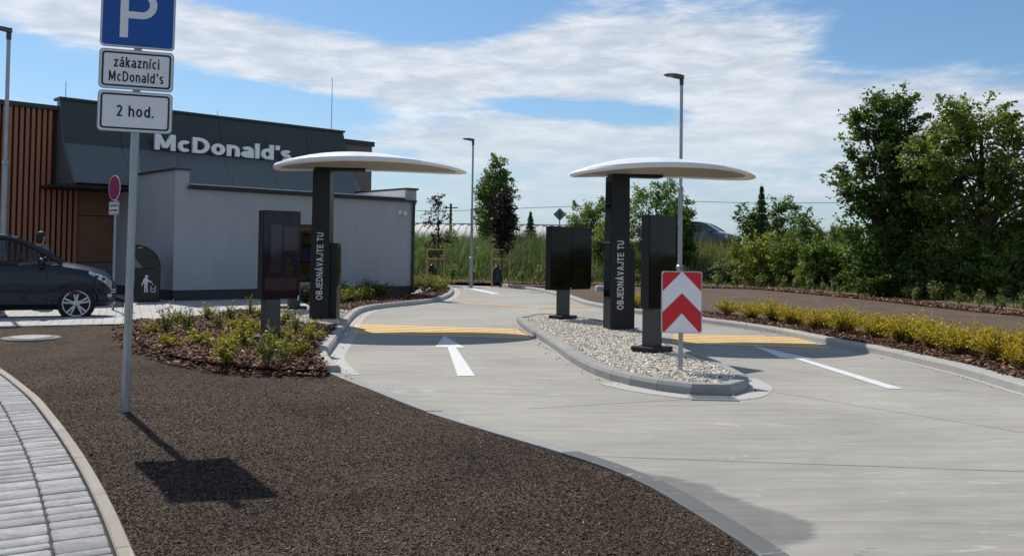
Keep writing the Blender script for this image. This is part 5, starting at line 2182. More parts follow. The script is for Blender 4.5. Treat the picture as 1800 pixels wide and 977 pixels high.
def make_car(label, paint, loc, rz, scale=1.0, M_CGLASS=M_CGLASS):
    root = thing('parked_car', label, 'car', loc, rz)
    st = [-3.62, -3.5, -3.2, -2.9, -2.5, -2.0, -1.5, -1.0, -0.7, -0.45, -0.28, -0.1, 0.1, 0.25, 0.36, 0.45, 0.53, 0.59, 0.64, 0.675, 0.70]
    rings = []
    for x in st:
        w = body_half_width(x)
        hz = hood_z(x)
        zb = 0.24 if x < 0.4 else 0.24 + 0.03 * ((x - 0.4) / 0.3) ** 2
        if x < -3.0:
            zb = 0.24 + 0.12 * (-3.0 - x)
        hood = x > -0.4
        crown = 0.055 if hood else 0.0
        sh = hz - (0.045 if hood else 0.0)
        half = [(0.80 * w, zb), (0.965 * w, zb + 0.04), (0.985 * w, zb + 0.10), (0.965 * w, 0.36 + 0.1 * (zb - 0.24)), (0.992 * w, min(0.50, hz - 0.12)), (1.0 * w, min(0.68, hz - 0.08)),
                (0.99 * w, min(0.84, sh - 0.05)), (0.955 * w, sh - 0.018), (0.90 * w, sh), (0.62 * w, sh + crown * 0.8), (0.3 * w, sh + crown)]
        ring = [Vector((x, -y, z)) for y, z in half] + [Vector((x, y, z)) for y, z in reversed(half)]
        rings.append(ring)
    m = MB()
    m.loft(rings, close=True)
    me = m.mesh('body')
    body = link('body', me, [paint], root, smooth=True)
    sub = body.modifiers.new('s', 'SUBSURF')
    sub.levels = sub.render_levels = 2
    # wheel arches and the hollow cabin are cut from the body
    cut = MB()
    for xw in (0.0, -2.79):
        for s in (-1, 1):
            c_ = MB()
            c_.lathe([(0.375, -0.18), (0.375, 0.18)], 40, 'y', (xw, s * 0.87, 0.335))
            cut.add(c_.v, c_.f)
    cut.box2((-3.3, -0.80, 0.45), (-0.75, 0.80, 1.3))
    cme = cut.mesh('cutter')
    fix_normals(cme)
    co = bpy.data.objects.new('cutter', cme)
    COL.objects.link(co)
    bo = body.modifiers.new('b', 'BOOLEAN')
    bo.object = co
    bo.operation = 'DIFFERENCE'
    bo.solver = 'EXACT'
    dg = bpy.context.evaluated_depsgraph_get()
    new = bpy.data.meshes.new_from_object(body.evaluated_get(dg))
    body.modifiers.clear()
    body.data = new
    bpy.data.objects.remove(co)
    new.polygons.foreach_set('use_smooth', [True] * len(new.polygons))
    new.set_sharp_from_angle(angle=R(40))
    # arch trims
    # roof and pillars
    def gh(z):
        return 0.845 - 0.19 * max(0, (z - 1.07)) / 0.5
    m = MB()
    rr = []
    for x, zt_, w in ((-3.5, 1.50, 0.62), (-3.2, 1.585, 0.64), (-2.6, 1.63, 0.66), (-2.0, 1.645, 0.665), (-1.5, 1.63, 0.665), (-1.2, 1.59, 0.66), (-1.02, 1.55, 0.655)):
        top = [(w, zt_ - 0.065), (w - 0.015, zt_ - 0.03), (w * 0.85, zt_ - 0.004), (w * 0.5, zt_ + 0.014), (0.0, zt_ + 0.02)]
        up_p = [Vector((x, -y, z)) for y, z in top] + [Vector((x, y, z)) for y, z in reversed(top[:-1])]
        lo_p = [Vector((x, p.y * 0.98, p.z - 0.035)) for p in reversed(up_p)]
        rr.append(up_p + lo_p)
    m.loft(rr, close=True)
    part('roof', m, paint, root, smooth=True)
    for s in (-1, 1):
        m = MB()
        pth = [(-0.25, s * 0.83, 1.075), (-0.45, s * 0.80, 1.20), (-0.72, s * 0.745, 1.365), (-0.95, s * 0.695, 1.485), (-1.15, s * 0.665, 1.55), (-1.6, s * 0.662, 1.59), (-2.4, s * 0.66, 1.595), (-3.2, s * 0.645, 1.545), (-3.5, s * 0.70, 1.38), (-3.55, s * 0.8, 1.1)]
        m.tube(pth, [0.045, 0.042, 0.04, 0.038, 0.036, 0.034, 0.034, 0.036, 0.05, 0.06], 8)
        part('pillar_frame', m, paint, root, smooth=True)
        m = MB()
        m.tube([(-0.62, s * 0.835, 1.075), (-0.70, s * 0.742, 1.36)], 0.022, 6)
        part('quarter_post', m, M_CPLAST, root)
        m = MB()
        for xb in (-1.62, -2.62):
            m.slab_yz([(s * 0.855, 1.05), (s * 0.672, 1.58), (s * 0.63, 1.58), (s * 0.815, 1.05)], xb - 0.05, xb + 0.05)
        part('pillar', m, M_CPLAST, root)
        # side glass, leaning inwards
        for poly in ([(-0.68, 1.08), (-0.74, 1.34), (-0.98, 1.475), (-1.2, 1.55), (-1.57, 1.565), (-1.57, 1.08)], [(-1.67, 1.08), (-1.67, 1.57), (-2.57, 1.57), (-2.57, 1.08)], [(-2.67, 1.09), (-2.67, 1.57), (-3.25, 1.52), (-3.45, 1.10)],
                     [(-0.34, 1.09), (-0.60, 1.255), (-0.655, 1.25), (-0.62, 1.08)]):
            m = MB()
            n = len(poly)
            outp = [Vector((x, s * (gh(z) + 0.004), z)) for x, z in poly]
            inp = [Vector((x, s * (gh(z) - 0.002), z)) for x, z in poly]
            m.add(outp + inp, [tuple(range(n)), tuple(reversed(range(n, 2 * n)))] + [(i, n + i, n + (i + 1) % n, (i + 1) % n) for i in range(n)])
            part('side_window', m, M_CGLASS, root)
        # belt trim
        m = MB()
        m.box2((-3.4, s * 0.862, 1.062), (-0.38, s * 0.874, 1.082))
        part('belt_trim', m, M_CPLAST, root)
        # door shut lines and handle
        m = MB()
        m.box2((-0.50, s * 0.898, 0.36), (-0.494, s * 0.918, 0.98))
        m.box2((-1.625, s * 0.898, 0.36), (-1.619, s * 0.918, 1.0))
        m.box2((-1.62, s * 0.885, 0.352), (-0.50, s * 0.906, 0.358))
        part('door_line', m, M_CPLAST, root)
        for xh in (-1.42, -2.5):
            m = MB()
            m.box((xh, s * 0.925, 0.93), (0.2, 0.03, 0.03))
            part('door_handle', m, paint, root, bevel=0.008)
        # mirror
        m = MB()
        rings_ = []
        for t, sc_ in ((0, 0.25), (0.12, 0.75), (0.35, 1.0), (0.7, 0.95), (0.93, 0.6), (1.0, 0.2)):
            x = -0.60 + 0.0 + 0.11 * (t - 0.5)
            rings_.append([Vector((x + 0.0, s * (1.03 + 0.125 * sc_ * math.cos(a)), 1.105 + 0.085 * sc_ * math.sin(a))) for a in np.linspace(0, 2 * math.pi, 14, endpoint=False)])
        m.loft(rings_, close=True)
        mi = part('mirror', m, paint, root, smooth=True)
        m = MB()
        m.tube([(-0.57, s * 0.84, 1.08), (-0.58, s * 0.96, 1.05)], [0.035, 0.03], 8)
        m.box((-0.60, s * 1.03, 1.03), (0.09, 0.2, 0.03))
        part('mirror_foot', m, M_CPLAST, mi)
        # headlight wrapping round the corner
        m = MB()
        ring1, ring2 = [], []
        for x in (0.20, 0.30, 0.40, 0.49, 0.56, 0.61):
            w = body_half_width(x) * 0.985
            hz = hood_z(x)
            t = (x - 0.20) / 0.41
            zt_ = hz - 0.065 - 0.01 * t
            zb_ = zt_ - (0.05 + 0.12 * t)
            ring1.append(Vector((x, s * (w + 0.006), zt_)))
            ring2.append(Vector((x, s * (w + 0.014), zb_)))
        k = len(ring1)
        ring1i = [Vector((p.x - 0.01, p.y * 0.94, p.z)) for p in ring1]
        ring2i = [Vector((p.x - 0.01, p.y * 0.94, p.z)) for p in ring2]
        m.loft([ring1, ring2, ring2i, ring1i, ring1])
        hl = part('headlight', m, M_LAMPG, root, smooth=True)
        m = MB()
        for x_ in (0.34, 0.46):
            w = body_half_width(x_)
            m.box((x_, s * (w + 0.010), hood_z(x_) - 0.13), (0.06, 0.02, 0.045))
        part('lamp_bezel', m, M_CPLAST, hl)
        m = MB()
        m.box((0.565, s * 0.76, 0.47), (0.10, 0.03, 0.055), rz=s * R(-42))
        part('fog_light', m, M_LAMPG, root, bevel=0.006)
        m = MB()
        for z in (0.35,):
            m.tube([(0.40, s * 0.875, z), (0.52, s * 0.81, z), (0.62, s * 0.66, z), (0.69, s * 0.38, z)], 0.018, 6)
        part('bumper_lip', m, M_CPLAST, root)
        m = MB()
        arc = [(0.395 * math.cos(a), s * 0.912, 0.335 + 0.395 * math.sin(a)) for a in np.linspace(0.02, math.pi - 0.02, 24)]
        m.tube(arc, 0.022, 6)
        part('arch_trim', m, paint, root, smooth=True)
    # windscreen
    m = MB()
    lo_, hi_ = [], []
    for y in np.linspace(-0.78, 0.78, 9):
        b = 0.10 * (1 - (y / 0.78) ** 2)
        lo_.append(Vector((-0.30 + b, y, 1.085)))
        hi_.append(Vector((-1.08 + b * 0.5, y * 0.82, 1.555)))
    loi = [p + Vector((-0.01, 0, -0.008)) for p in lo_]
    hii = [p + Vector((-0.01, 0, -0.008)) for p in hi_]
    m.loft([lo_, hi_, hii, loi, lo_])
    part('windscreen', m, M_CGLASS, root, smooth=True)
    # cabin
    m = MB()
    m.box2((-0.95, -0.76, 0.86), (-0.42, 0.76, 1.045))
    part('dashboard', m, M_CPLAST, root, bevel=0.03)
    m = MB()
    ring = []
    for a in np.linspace(0, 2 * math.pi, 25):
        ring.append((-1.05 + 0.065 * math.sin(a), 0.36 + 0.185 * math.cos(a), 1.03 + 0.17 * math.sin(a)))
    m.tube(ring, 0.014, 6)
    m.tube([(-1.05, 0.36, 1.03), (-0.85, 0.36, 0.98)], 0.03, 6)
    m.box((-1.05, 0.36, 1.03), (0.03, 0.32, 0.05))
    part('steering_wheel', m, M_CPLAST, root)
    for xs_, ys_ in ((-1.55, 0.36), (-1.55, -0.36), (-2.55, 0.36), (-2.55, -0.36)):
        m = MB()
        m.box((xs_ + 0.2, ys_, 0.70), (0.5, 0.48, 0.16))
        m.box((xs_ - 0.12, ys_, 1.02), (0.14, 0.46, 0.62), rot=Matrix.Rotation(R(-14), 3, 'Y'))
        se = part('seat', m, M_SEAT, root, bevel=0.04)
        m = MB()
        m.box((xs_ - 0.22, ys_, 1.40), (0.09, 0.26, 0.17), rot=Matrix.Rotation(R(-10), 3, 'Y'))
        part('headrest', m, M_SEAT, se, bevel=0.03)
    m = MB()
    m.box2((-3.2, -0.55, 1.50), (-1.25, 0.55, 1.54))
    part('headlining', m, M_LIGHTIN, root)
    # wheels
    for xw in (0.0, -2.79):
        for s in (-1, 1):
            m = MB()
            prof_ = [(0.235, -0.10), (0.30, -0.108), (0.322, -0.095), (0.330, -0.07), (0.331, 0.07), (0.322, 0.095), (0.30, 0.108), (0.235, 0.10)]
            m.lathe(prof_, 40, 'y', (xw, s * 0.80, 0.33))
            wh = part('wheel', m, M_TYRE, root, smooth=True)
            m = MB()
            m.lathe([(0.236, -0.09), (0.236, 0.05), (0.05, 0.04)], 32, 'y', (xw, s * 0.80, 0.33))
            part('barrel', m, M_RIMD, wh)
            m = MB()
            yo = s * 0.80 + s * 0.096
            # outer lip
            nseg = 40
            o_r, i_r = 0.240, 0.222
            vs, fs = [], []
            for k in range(nseg):
                a = 2 * math.pi * k / nseg
                for r_, y_ in ((o_r, yo + s * 0.012), (i_r, yo + s * 0.008), (i_r, yo - s * 0.03), (o_r, yo - s * 0.03)):
                    vs.append((xw + r_ * math.cos(a), y_, 0.33 + r_ * math.sin(a)))
            for k in range(nseg):
                k2 = (k + 1) % nseg
                for j in range(4):
                    j2 = (j + 1) % 4
                    fs.append((k * 4 + j, k * 4 + j2, k2 * 4 + j2, k2 * 4 + j))
            m.add(vs, fs)
            for k in range(5):
                a = 2 * math.pi * k / 5 + 0.35
                for da in (-0.17, 0.17):
                    aa = a + da
                    ca, sa = math.cos(aa), math.sin(aa)
                    px_, pz_ = -sa, ca
                    b0_, b1_ = 0.05, 0.225
                    w0_, w1_ = 0.014, 0.017
                    off = da * 0.12
                    pts = []
                    for r_, w_ in ((b0_, w0_), (b1_, w1_)):
                        for sg in (-1, 1):
                            pts.append((xw + r_ * ca + sg * w_ * px_, 0.33 + r_ * sa + sg * w_ * pz_))
                    q4 = [pts[0], pts[1], pts[3], pts[2]]
                    m.add([(x_, yo + s * 0.006, z_) for x_, z_ in q4] + [(x_, yo - s * 0.03, z_) for x_, z_ in q4],
                          [(0, 1, 2, 3), (7, 6, 5, 4), (0, 4, 5, 1), (1, 5, 6, 2), (2, 6, 7, 3), (3, 7, 4, 0)])
            m.lathe([(0.062, -0.02), (0.062, 0.008), (0.03, 0.014)], 20, 'y', (xw, yo, 0.33)) if s > 0 else m.lathe([(0.062, 0.02), (0.062, -0.008), (0.03, -0.014)], 20, 'y', (xw, yo, 0.33))
            part('rim', m, M_RIM, wh)
    m = MB()
    m.box2((-3.3, -0.6, 0.20), (0.3, 0.6, 0.42))
    part('underbody', m, M_CPLAST, root)
    m = MB()
    for z in (0.58, 0.53):
        m.tube([(0.60, -0.70, z), (0.66, -0.52, z), (0.70, -0.25, z), (0.712, 0, z), (0.70, 0.25, z), (0.66, 0.52, z), (0.60, 0.70, z)], 0.011, 6)
    part('grille_bar', m, M_CHROME, root, smooth=True)
    root.scale = (scale,) * 3
    return root


cd = D(134, 535, 17.15)
hd_ = R(26)
ctr = Vector((cd.x, cd.y, 0)) + Vector((-math.sin(hd_), math.cos(hd_), 0)) * 0.9
make_car('dark blue grey people carrier parked nose out at the left edge before the brown cladding', M_PAINT, (ctr.x, ctr.y, 0.006), hd_, 1.03)
q = D(1276, 430, 47)
make_car('silver blue car half hidden behind the weeds on the road beyond', M_PAINT2, (q.x, 47, tz(q.x, 47) - 0.02), R(-28), 1.0, glass_mat('sky_glint_car_glass', (0.10, 0.13, 0.15), 0.75, 0.08))  # paler, more opaque glass: the sky's glint is put into its colour


# ================================================================== PERSON
def skin_body(name, nodes, edges, mat, parent, levels=2):
    """nodes: (x, y, z, rx, ry)"""
    me = bpy.data.meshes.new(name)
    me.from_pydata([n_[:3] for n_ in nodes], edges, [])
    o_ = bpy.data.objects.new(name, me)
    COL.objects.link(o_)
    sk = o_.modifiers.new('skin', 'SKIN')
    sk.use_smooth_shade = True
    for i, n_ in enumerate(nodes):
        me.skin_vertices[0].data[i].radius = (n_[3], n_[4])
    me.skin_vertices[0].data[0].use_root = True
    sb = o_.modifiers.new('s', 'SUBSURF')
    sb.levels = sb.render_levels = levels
    dg = bpy.context.evaluated_depsgraph_get()
    new = bpy.data.meshes.new_from_object(o_.evaluated_get(dg))
    o_.modifiers.clear()
    o_.data = new
    new.name = name
    new.materials.append(mat)
    new.polygons.foreach_set('use_smooth', [True] * len(new.polygons))
    o_.parent = parent
    return o_


M_SKIN = pbr('skin', (0.42, 0.25, 0.18), 0.55, var=0.05)
M_SHIRT = pbr('grey_shirt', (0.13, 0.14, 0.165), 0.9, var=0.12, scale=9, bump=0.004, bscale=18)
M_TROU = pbr('dark_trousers', (0.02, 0.022, 0.03), 0.9, var=0.12, scale=9, bump=0.004, bscale=14)
M_HAIR = pbr('dark_hair', (0.012, 0.009, 0.008), 0.6, var=0.2, scale=30, bump=0.004, bscale=60)
q = D(71, 450, 20.6)
pe_ = thing('person', 'person with dark hair in a grey shirt standing behind the parked car, seen from behind', 'person', (q.x, q.y, 0.02), R(160))
# faces local -y; figure is turned away from the drive
N = [(0, 0, 0.93, 0.14, 0.10), (0, 0, 1.08, 0.125, 0.09), (0, 0.005, 1.28, 0.15, 0.10), (0, 0.01, 1.41, 0.12, 0.08), (0, 0.0, 1.47, 0.055, 0.055), (0, -0.01, 1.53, 0.055, 0.058), (0, -0.02, 1.60, 0.078, 0.095), (0, -0.015, 1.68, 0.076, 0.095), (0, -0.01, 1.735, 0.045, 0.06)]
E = [(i, i + 1) for i in range(8)]
for s in (-1, 1):
    b = len(N)
    N += [(s * 0.17, 0.01, 1.40, 0.058, 0.058), (s * 0.225, 0.02, 1.14, 0.044, 0.046), (s * 0.235, -0.03, 0.90, 0.032, 0.034), (s * 0.235, -0.05, 0.82, 0.026, 0.042)]
    E += [(3, b), (b, b + 1), (b + 1, b + 2), (b + 2, b + 3)]
    for k, (dy, L_) in enumerate(((-0.03, 0.07), (-0.01, 0.08), (0.01, 0.075), (0.028, 0.06))):
        c_ = len(N)
        N += [(s * 0.235, -0.05 + dy, 0.775, 0.010, 0.010), (s * 0.232, -0.055 + dy, 0.775 - L_ * 0.55, 0.009, 0.009), (s * 0.222, -0.06 + dy, 0.775 - L_, 0.007, 0.007)]
        E += [(b + 3, c_), (c_, c_ + 1), (c_ + 1, c_ + 2)]
    c_ = len(N)
    N += [(s * 0.225, -0.095, 0.81, 0.011, 0.011), (s * 0.215, -0.11, 0.775, 0.009, 0.009)]
    E += [(b + 3, c_), (c_, c_ + 1)]
    b = len(N)
    N += [(s * 0.095, 0, 0.84, 0.09, 0.095), (s * 0.10, -0.01, 0.50, 0.058, 0.062), (s * 0.105, 0.02, 0.12, 0.038, 0.042), (s * 0.105, 0.0, 0.05, 0.04, 0.045), (s * 0.11, -0.14, 0.035, 0.042, 0.03)]
    E += [(0, b), (b, b + 1), (b + 1, b + 2), (b + 2, b + 3), (b + 3, b + 4)]
body = skin_body('body', N, E, M_SKIN, pe_)
SN = [(0, 0, 0.90, 0.17, 0.125), (0, 0, 1.08, 0.148, 0.112), (0, 0.005, 1.28, 0.172, 0.122), (0, 0.01, 1.40, 0.13, 0.095), (0, 0.005, 1.45, 0.072, 0.07)]
SE = [(0, 1), (1, 2), (2, 3), (3, 4)]
for s in (-1, 1):
    b = len(SN)
    SN += [(s * 0.175, 0.01, 1.40, 0.076, 0.078), (s * 0.215, 0.018, 1.22, 0.066, 0.068), (s * 0.226, 0.018, 1.13, 0.064, 0.066)]
    SE += [(3, b), (b, b + 1), (b + 1, b + 2)]
skin_body('shirt', SN, SE, M_SHIRT, pe_)
TN = [(0, 0, 0.96, 0.155, 0.115)]
TE = []
for s in (-1, 1):
    b = len(TN)
    TN += [(s * 0.095, 0, 0.84, 0.105, 0.112), (s * 0.10, -0.01, 0.50, 0.076, 0.08), (s * 0.105, 0.02, 0.10, 0.062, 0.068)]
    TE += [(0, b), (b, b + 1), (b + 1, b + 2)]
skin_body('trousers', TN, TE, M_TROU, pe_)
m = MB()
rings = []
for z, rx, ry, cy in ((1.50, 0.060, 0.05, 0.05), (1.62, 0.088, 0.088, 0.025), (1.69, 0.092, 0.105, 0.0), (1.745, 0.075, 0.09, -0.005), (1.775, 0.03, 0.04, 0.0)):
    rings.append([Vector((rx * math.cos(a), cy + ry * math.sin(a), z)) for a in np.linspace(0, 2 * math.pi, 18, endpoint=False)])
m.loft(rings, close=True)
# leave the face free: pull the front of the hair back
m.v = [(x, (max(y, -0.055) if z < 1.70 else y), z) for x, y, z in m.v]
part('hair', m, M_HAIR, pe_, smooth='all')
m = MB()
m.loft([[Vector((0.012 * c_, -0.105 + 0.01 * s_, z)) for c_, s_ in ((1, 0), (0, 1), (-1, 0), (0, -1))] for z in (1.585, 1.60, 1.64)], close=True)
part('nose', m, M_SKIN, pe_, smooth=True)
for s in (-1, 1):
    m = MB()
    m.lathe([(0.004, -0.006), (0.012, 0), (0.004, 0.006)], 10, 'y', (s * 0.03, -0.106, 1.645))
    part('eye', m, M_SIGN_K, pe_)
    m = MB()
    m.lathe([(0.006, -0.012), (0.028, 0.0), (0.006, 0.012)], 10, 'x', (s * 0.088, -0.005, 1.62))
    part('ear', m, M_SKIN, pe_, smooth=True)
m = MB()
m.box((0, -0.107, 1.555), (0.045, 0.008, 0.012))
part('mouth', m, pbr('lips', (0.35, 0.12, 0.10), 0.5, var=0.02), pe_, bevel=0.003)


# ================================================================== VEGETATION
def leaf_arrays(C, S, cols, up=0.3, wide=0.55, droop=0.0):
    n = len(C)
    t = RNG.normal(0, 1, (n, 3))
    t[:, 2] = t[:, 2] * 0.7 - droop
    t /= np.linalg.norm(t, axis=1)[:, None]
    nr = RNG.normal(0, 1, (n, 3))
    nr[:, 2] = np.abs(nr[:, 2]) + up
    b = np.cross(t, nr)
    b /= np.maximum(np.linalg.norm(b, axis=1)[:, None], 1e-6)
    nn = np.cross(b, t)
    L = S[:, None]
    v0 = C - t * L * 0.5
    v1 = C + b * L * wide * 0.5 + nn * L * 0.06 - t * L * 0.05
    v2 = C + t * L * 0.5
    v3 = C - b * L * wide * 0.5 + nn * L * 0.06 - t * L * 0.05
    V = np.stack([v0, v1, v2, v3], 1).reshape(-1, 3)
    F = np.arange(n * 4).reshape(n, 4)
    return V, F, cols


def leaf_cols(n, base, jit=0.3, hue=0.12, alt=None, altw=0.0):
    c = np.array(base)[None] * RNG.uniform(1 - jit, 1 + jit, (n, 1)) * RNG.uniform(1 - hue, 1 + hue, (n, 3))
    if alt is not None:
        k = RNG.random(n) < altw
        c[k] = np.array(alt)[None] * RNG.uniform(1 - jit, 1 + jit, (k.sum(), 1))
    return np.clip(c, 0.003, 0.9)


def crown_mesh(name, lobes, n_clusters, per, leaf, base, clump=0.38, jit=0.35, alt=None, altw=0.0, flat=0.75, shell=0.5, droop=0.1, hue=0.12):
    """lobes: (x, y, z, rx, ry, rz).  Leaves gather on twigs spread through the lobes."""
    lob = np.array(lobes, float)
    vol = lob[:, 3] * lob[:, 4] * lob[:, 5]
    pick = RNG.choice(len(lob), n_clusters, p=vol ** 0.8 / (vol ** 0.8).sum())
    d = RNG.normal(0, 1, (n_clusters, 3))
    d /= np.linalg.norm(d, axis=1)[:, None]
    r = RNG.uniform(0, 1, n_clusters) ** (1 / 3)
    r = np.where(RNG.random(n_clusters) < shell, RNG.uniform(0.8, 1.08, n_clusters), r)
    cc = lob[pick, :3] + d * r[:, None] * lob[pick, 3:]
    # every clump is a short leafy twig pointing outwards and a little up
    tw = d + RNG.normal(0, 0.5, (n_clusters, 3))
    tw[:, 2] += 0.25
    tw /= np.linalg.norm(tw, axis=1)[:, None]
    cl_tone = RNG.uniform(0.72, 1.3, n_clusters)
    n = n_clusters * per
    ci = np.repeat(np.arange(n_clusters), per)
    along = RNG.uniform(-0.6, 1.0, n)
    spread = RNG.normal(0, 1, (n, 3)) * np.array([1, 1, flat])
    csize = clump * RNG.uniform(0.6, 1.35, n_clusters)
    P = cc[ci] + tw[ci] * (along * csize[ci] * 1.3)[:, None] + spread * (csize[ci] * (0.42 - 0.2 * along))[:, None]
    S = leaf * RNG.uniform(0.6, 1.3, n)
    cols = leaf_cols(n, base, jit, hue, alt, altw) * cl_tone[ci][:, None]
    V, F, cols = leaf_arrays(P, S, cols, droop=droop)
    return fast_mesh(name, V, F, cols), cc


def limbs(mb, cc, base_r, z0, ztop, k, lean=(0, 0)):
    """tapered trunk with limbs running to some of the leaf clumps"""
    tr = []
    for i in range(7):
        t = i / 6
        tr.append(Vector((lean[0] * t + 0.08 * math.sin(3 * t + z0), lean[1] * t + 0.06 * math.sin(4 * t), z0 + (ztop - z0) * t)))
    mb.tube(tr, [base_r * (1 - 0.75 * i / 6) for i in range(7)], 8)
    ids = RNG.choice(len(cc), min(k, len(cc)), replace=False)
    for i in ids:
        e = Vector(cc[i])
        s_t = min(0.95, max(0.15, (e.z - z0) / max(0.5, ztop - z0) * 0.75 - 0.1))
        f = s_t * 6
        j = min(5, int(f))
        s_ = tr[j].lerp(tr[j + 1], f - j)
        r0 = base_r * (1 - 0.75 * s_t) * 0.5
        mid = s_.lerp(e, 0.5) + Vector((random.uniform(-0.15, 0.15), random.uniform(-0.15, 0.15), 0.12))
        mb.tube([s_, mid, e], [r0, r0 * 0.6, 0.008], 5)


def plant_tree(name, label, cat, loc, lobes, n_cl, per, leaf, base, trunk_r, ztop, k=40, group=None, lean=(0, 0), z0=-0.2, cmat=None, **kw):
    root = thing(name, label, cat, loc, 0, group)
    me, cc = crown_mesh('crown', lobes, n_cl, per, leaf, base, **kw)
    link('crown', me, cmat or M_LEAF, root, fix=False)
    mb = MB()
    limbs(mb, cc, trunk_r, z0, ztop, k, lean)
    part('trunk', mb, M_BARK, root, smooth=True)
    return root


GREEN = (0.066, 0.100, 0.022)
GREEN_D = (0.047, 0.076, 0.018)
GREEN_Y = (0.105, 0.125, 0.028)

# ---- big locust trees on the right
def lobes_from(px_list, Y, base, depth=0.8):
    """ellipsoids given by where they show on the tree, in metres about its foot"""
    out = []
    s = F_PX / Y
    for px, py, rx, rz in px_list:
        q = D(px, py, Y)
        out.append((q.x - base[0], RNG.uniform(-0.3, 0.3), q.z - base[2], rx / s, depth * (rx + rz) / 2 / s, rz / s))
    return out


Y1 = 30.5
bq = D(1565, 500, Y1)
b1 = (bq.x, Y1, tz(bq.x, Y1))
lb = lobes_from([(1570, 180, 30, 20), (1540, 215, 44, 30), (1590, 225, 34, 44), (1535, 270, 42, 34), (1600, 280, 45, 50), (1505, 318, 36, 28), (1560, 335, 62, 40), (1505, 360, 36, 22),
                 (1545, 395, 58, 40), (1600, 400, 60, 50), (1560, 455, 66, 40), (1620, 340, 50, 60)], Y1, b1)
plant_tree('locust_tree', 'tall dark green tree with a stepped narrow crown right of the drive', 'tree', b1, lb, 430, 78, 0.15, GREEN_D, 0.20, 6.2, 60, 'big trees at the right edge', jit=0.35, clump=0.34, flat=0.6)
Y2 = 28.5
bq = D(1722, 500, Y2)
b2 = (bq.x, Y2, tz(bq.x, Y2))
lb = lobes_from([(1655, 225, 42, 36), (1712, 212, 50, 34), (1765, 220, 34, 36), (1650, 290, 56, 44), (1720, 285, 56, 46), (1775, 290, 30, 48), (1675, 365, 56, 40), (1725, 350, 44, 40), (1690, 430, 60, 36), (1780, 395, 44, 56), (1835, 330, 50, 60), (1830, 420, 60, 50)], Y2, b2)
plant_tree('locust_tree', 'broad yellowish green tree with loose crown at the right edge', 'tree', b2, lb, 400, 74, 0.148, (0.085, 0.105, 0.026), 0.18, 5.4, 60, 'big trees at the right edge', jit=0.35, clump=0.33, flat=0.6, shell=0.6)
bq = D(1900, 500, 27)
b3 = (bq.x, 27, tz(bq.x, 27))
lb = lobes_from([(1880, 260, 60, 60), (1920, 350, 80, 70), (1900, 440, 80, 60)], 27, b3)
plant_tree('locust_tree', 'green tree cut by the right frame edge beyond the broad one', 'tree', b3, lb, 130, 60, 0.15, GREEN, 0.16, 5.0, 20, 'big trees at the right edge')

# ---- hedge-like bushes along the right
BUSH = [  # px, base py, Y, half width px, top py, colour, label
    (1480, 495, 36.0, 46, 425, GREEN, 'low leafy bush at the foot of the tall dark tree, left side'),
    (1545, 500, 30.0, 55, 440, GREEN_D, 'dark rounded bush under the tall dark tree'),
    (1625, 505, 29.2, 55, 420, GREEN_D, 'dark bush filling the gap between the two tall trees'),
    (1700, 512, 28.0, 60, 430, GREEN_D, 'dark dense bush under the broad yellowish tree'),
    (1780, 518, 27.2, 62, 425, GREEN, 'green bush at the right frame edge behind the saplings'),
    (1860, 515, 28.0, 70, 410, GREEN_D, 'dark bush outside the saplings at the right frame corner'),
    (1410, 480, 38, 46, 372, (0.070, 0.10, 0.028), 'pale green shrub with upright shoots left of the tall tree'),
    (1440, 490, 36, 30, 420, GREEN, 'small bright bush between the upright shrub and the tall tree'),
    (1322, 470, 41, 38, 352, GREEN_D, 'dark leafy tree left of the small spruce'),
    (1370, 470, 42, 40, 345, GREEN_D, 'leafy bush with twin tops right of the small spruce'),
    (1325, 490, 39, 46, 420, GREEN_Y, 'yellow green bush before the small spruce'),
    (1390, 490, 38, 40, 430, GREEN_Y, 'yellow green bush before the upright shrub'),
    (1270, 490, 39.5, 22, 462, (0.09, 0.11, 0.05), 'low dusty bush before the silver blue car'),
]
for i, (px, py, Y, hw_, top, colr, lab) in enumerate(BUSH):
    q = D(px, py, Y)
    z0 = tz(q.x, Y)
    b = (q.x, Y, z0)
    zt_ = D(px, top, Y).z - z0
    w = hw_ * Y / F_PX
    lobes = [(0, 0, zt_ * 0.38, w, w * 0.8, zt_ * 0.40), (-w * 0.3, 0, zt_ * 0.66, w * 0.5, w * 0.5, zt_ * 0.26), (w * 0.35, 0.1, zt_ * 0.72, w * 0.45, w * 0.45, zt_ * 0.26), (0, 0, zt_ * 0.86, w * 0.25, w * 0.3, zt_ * 0.16)]
    plant_tree('bush', lab, 'bush', b, lobes, 80, 75, 0.13, colr, 0.06, zt_ * 0.7, 14, 'bushes between the drive and the fields', clump=0.30, jit=0.4)

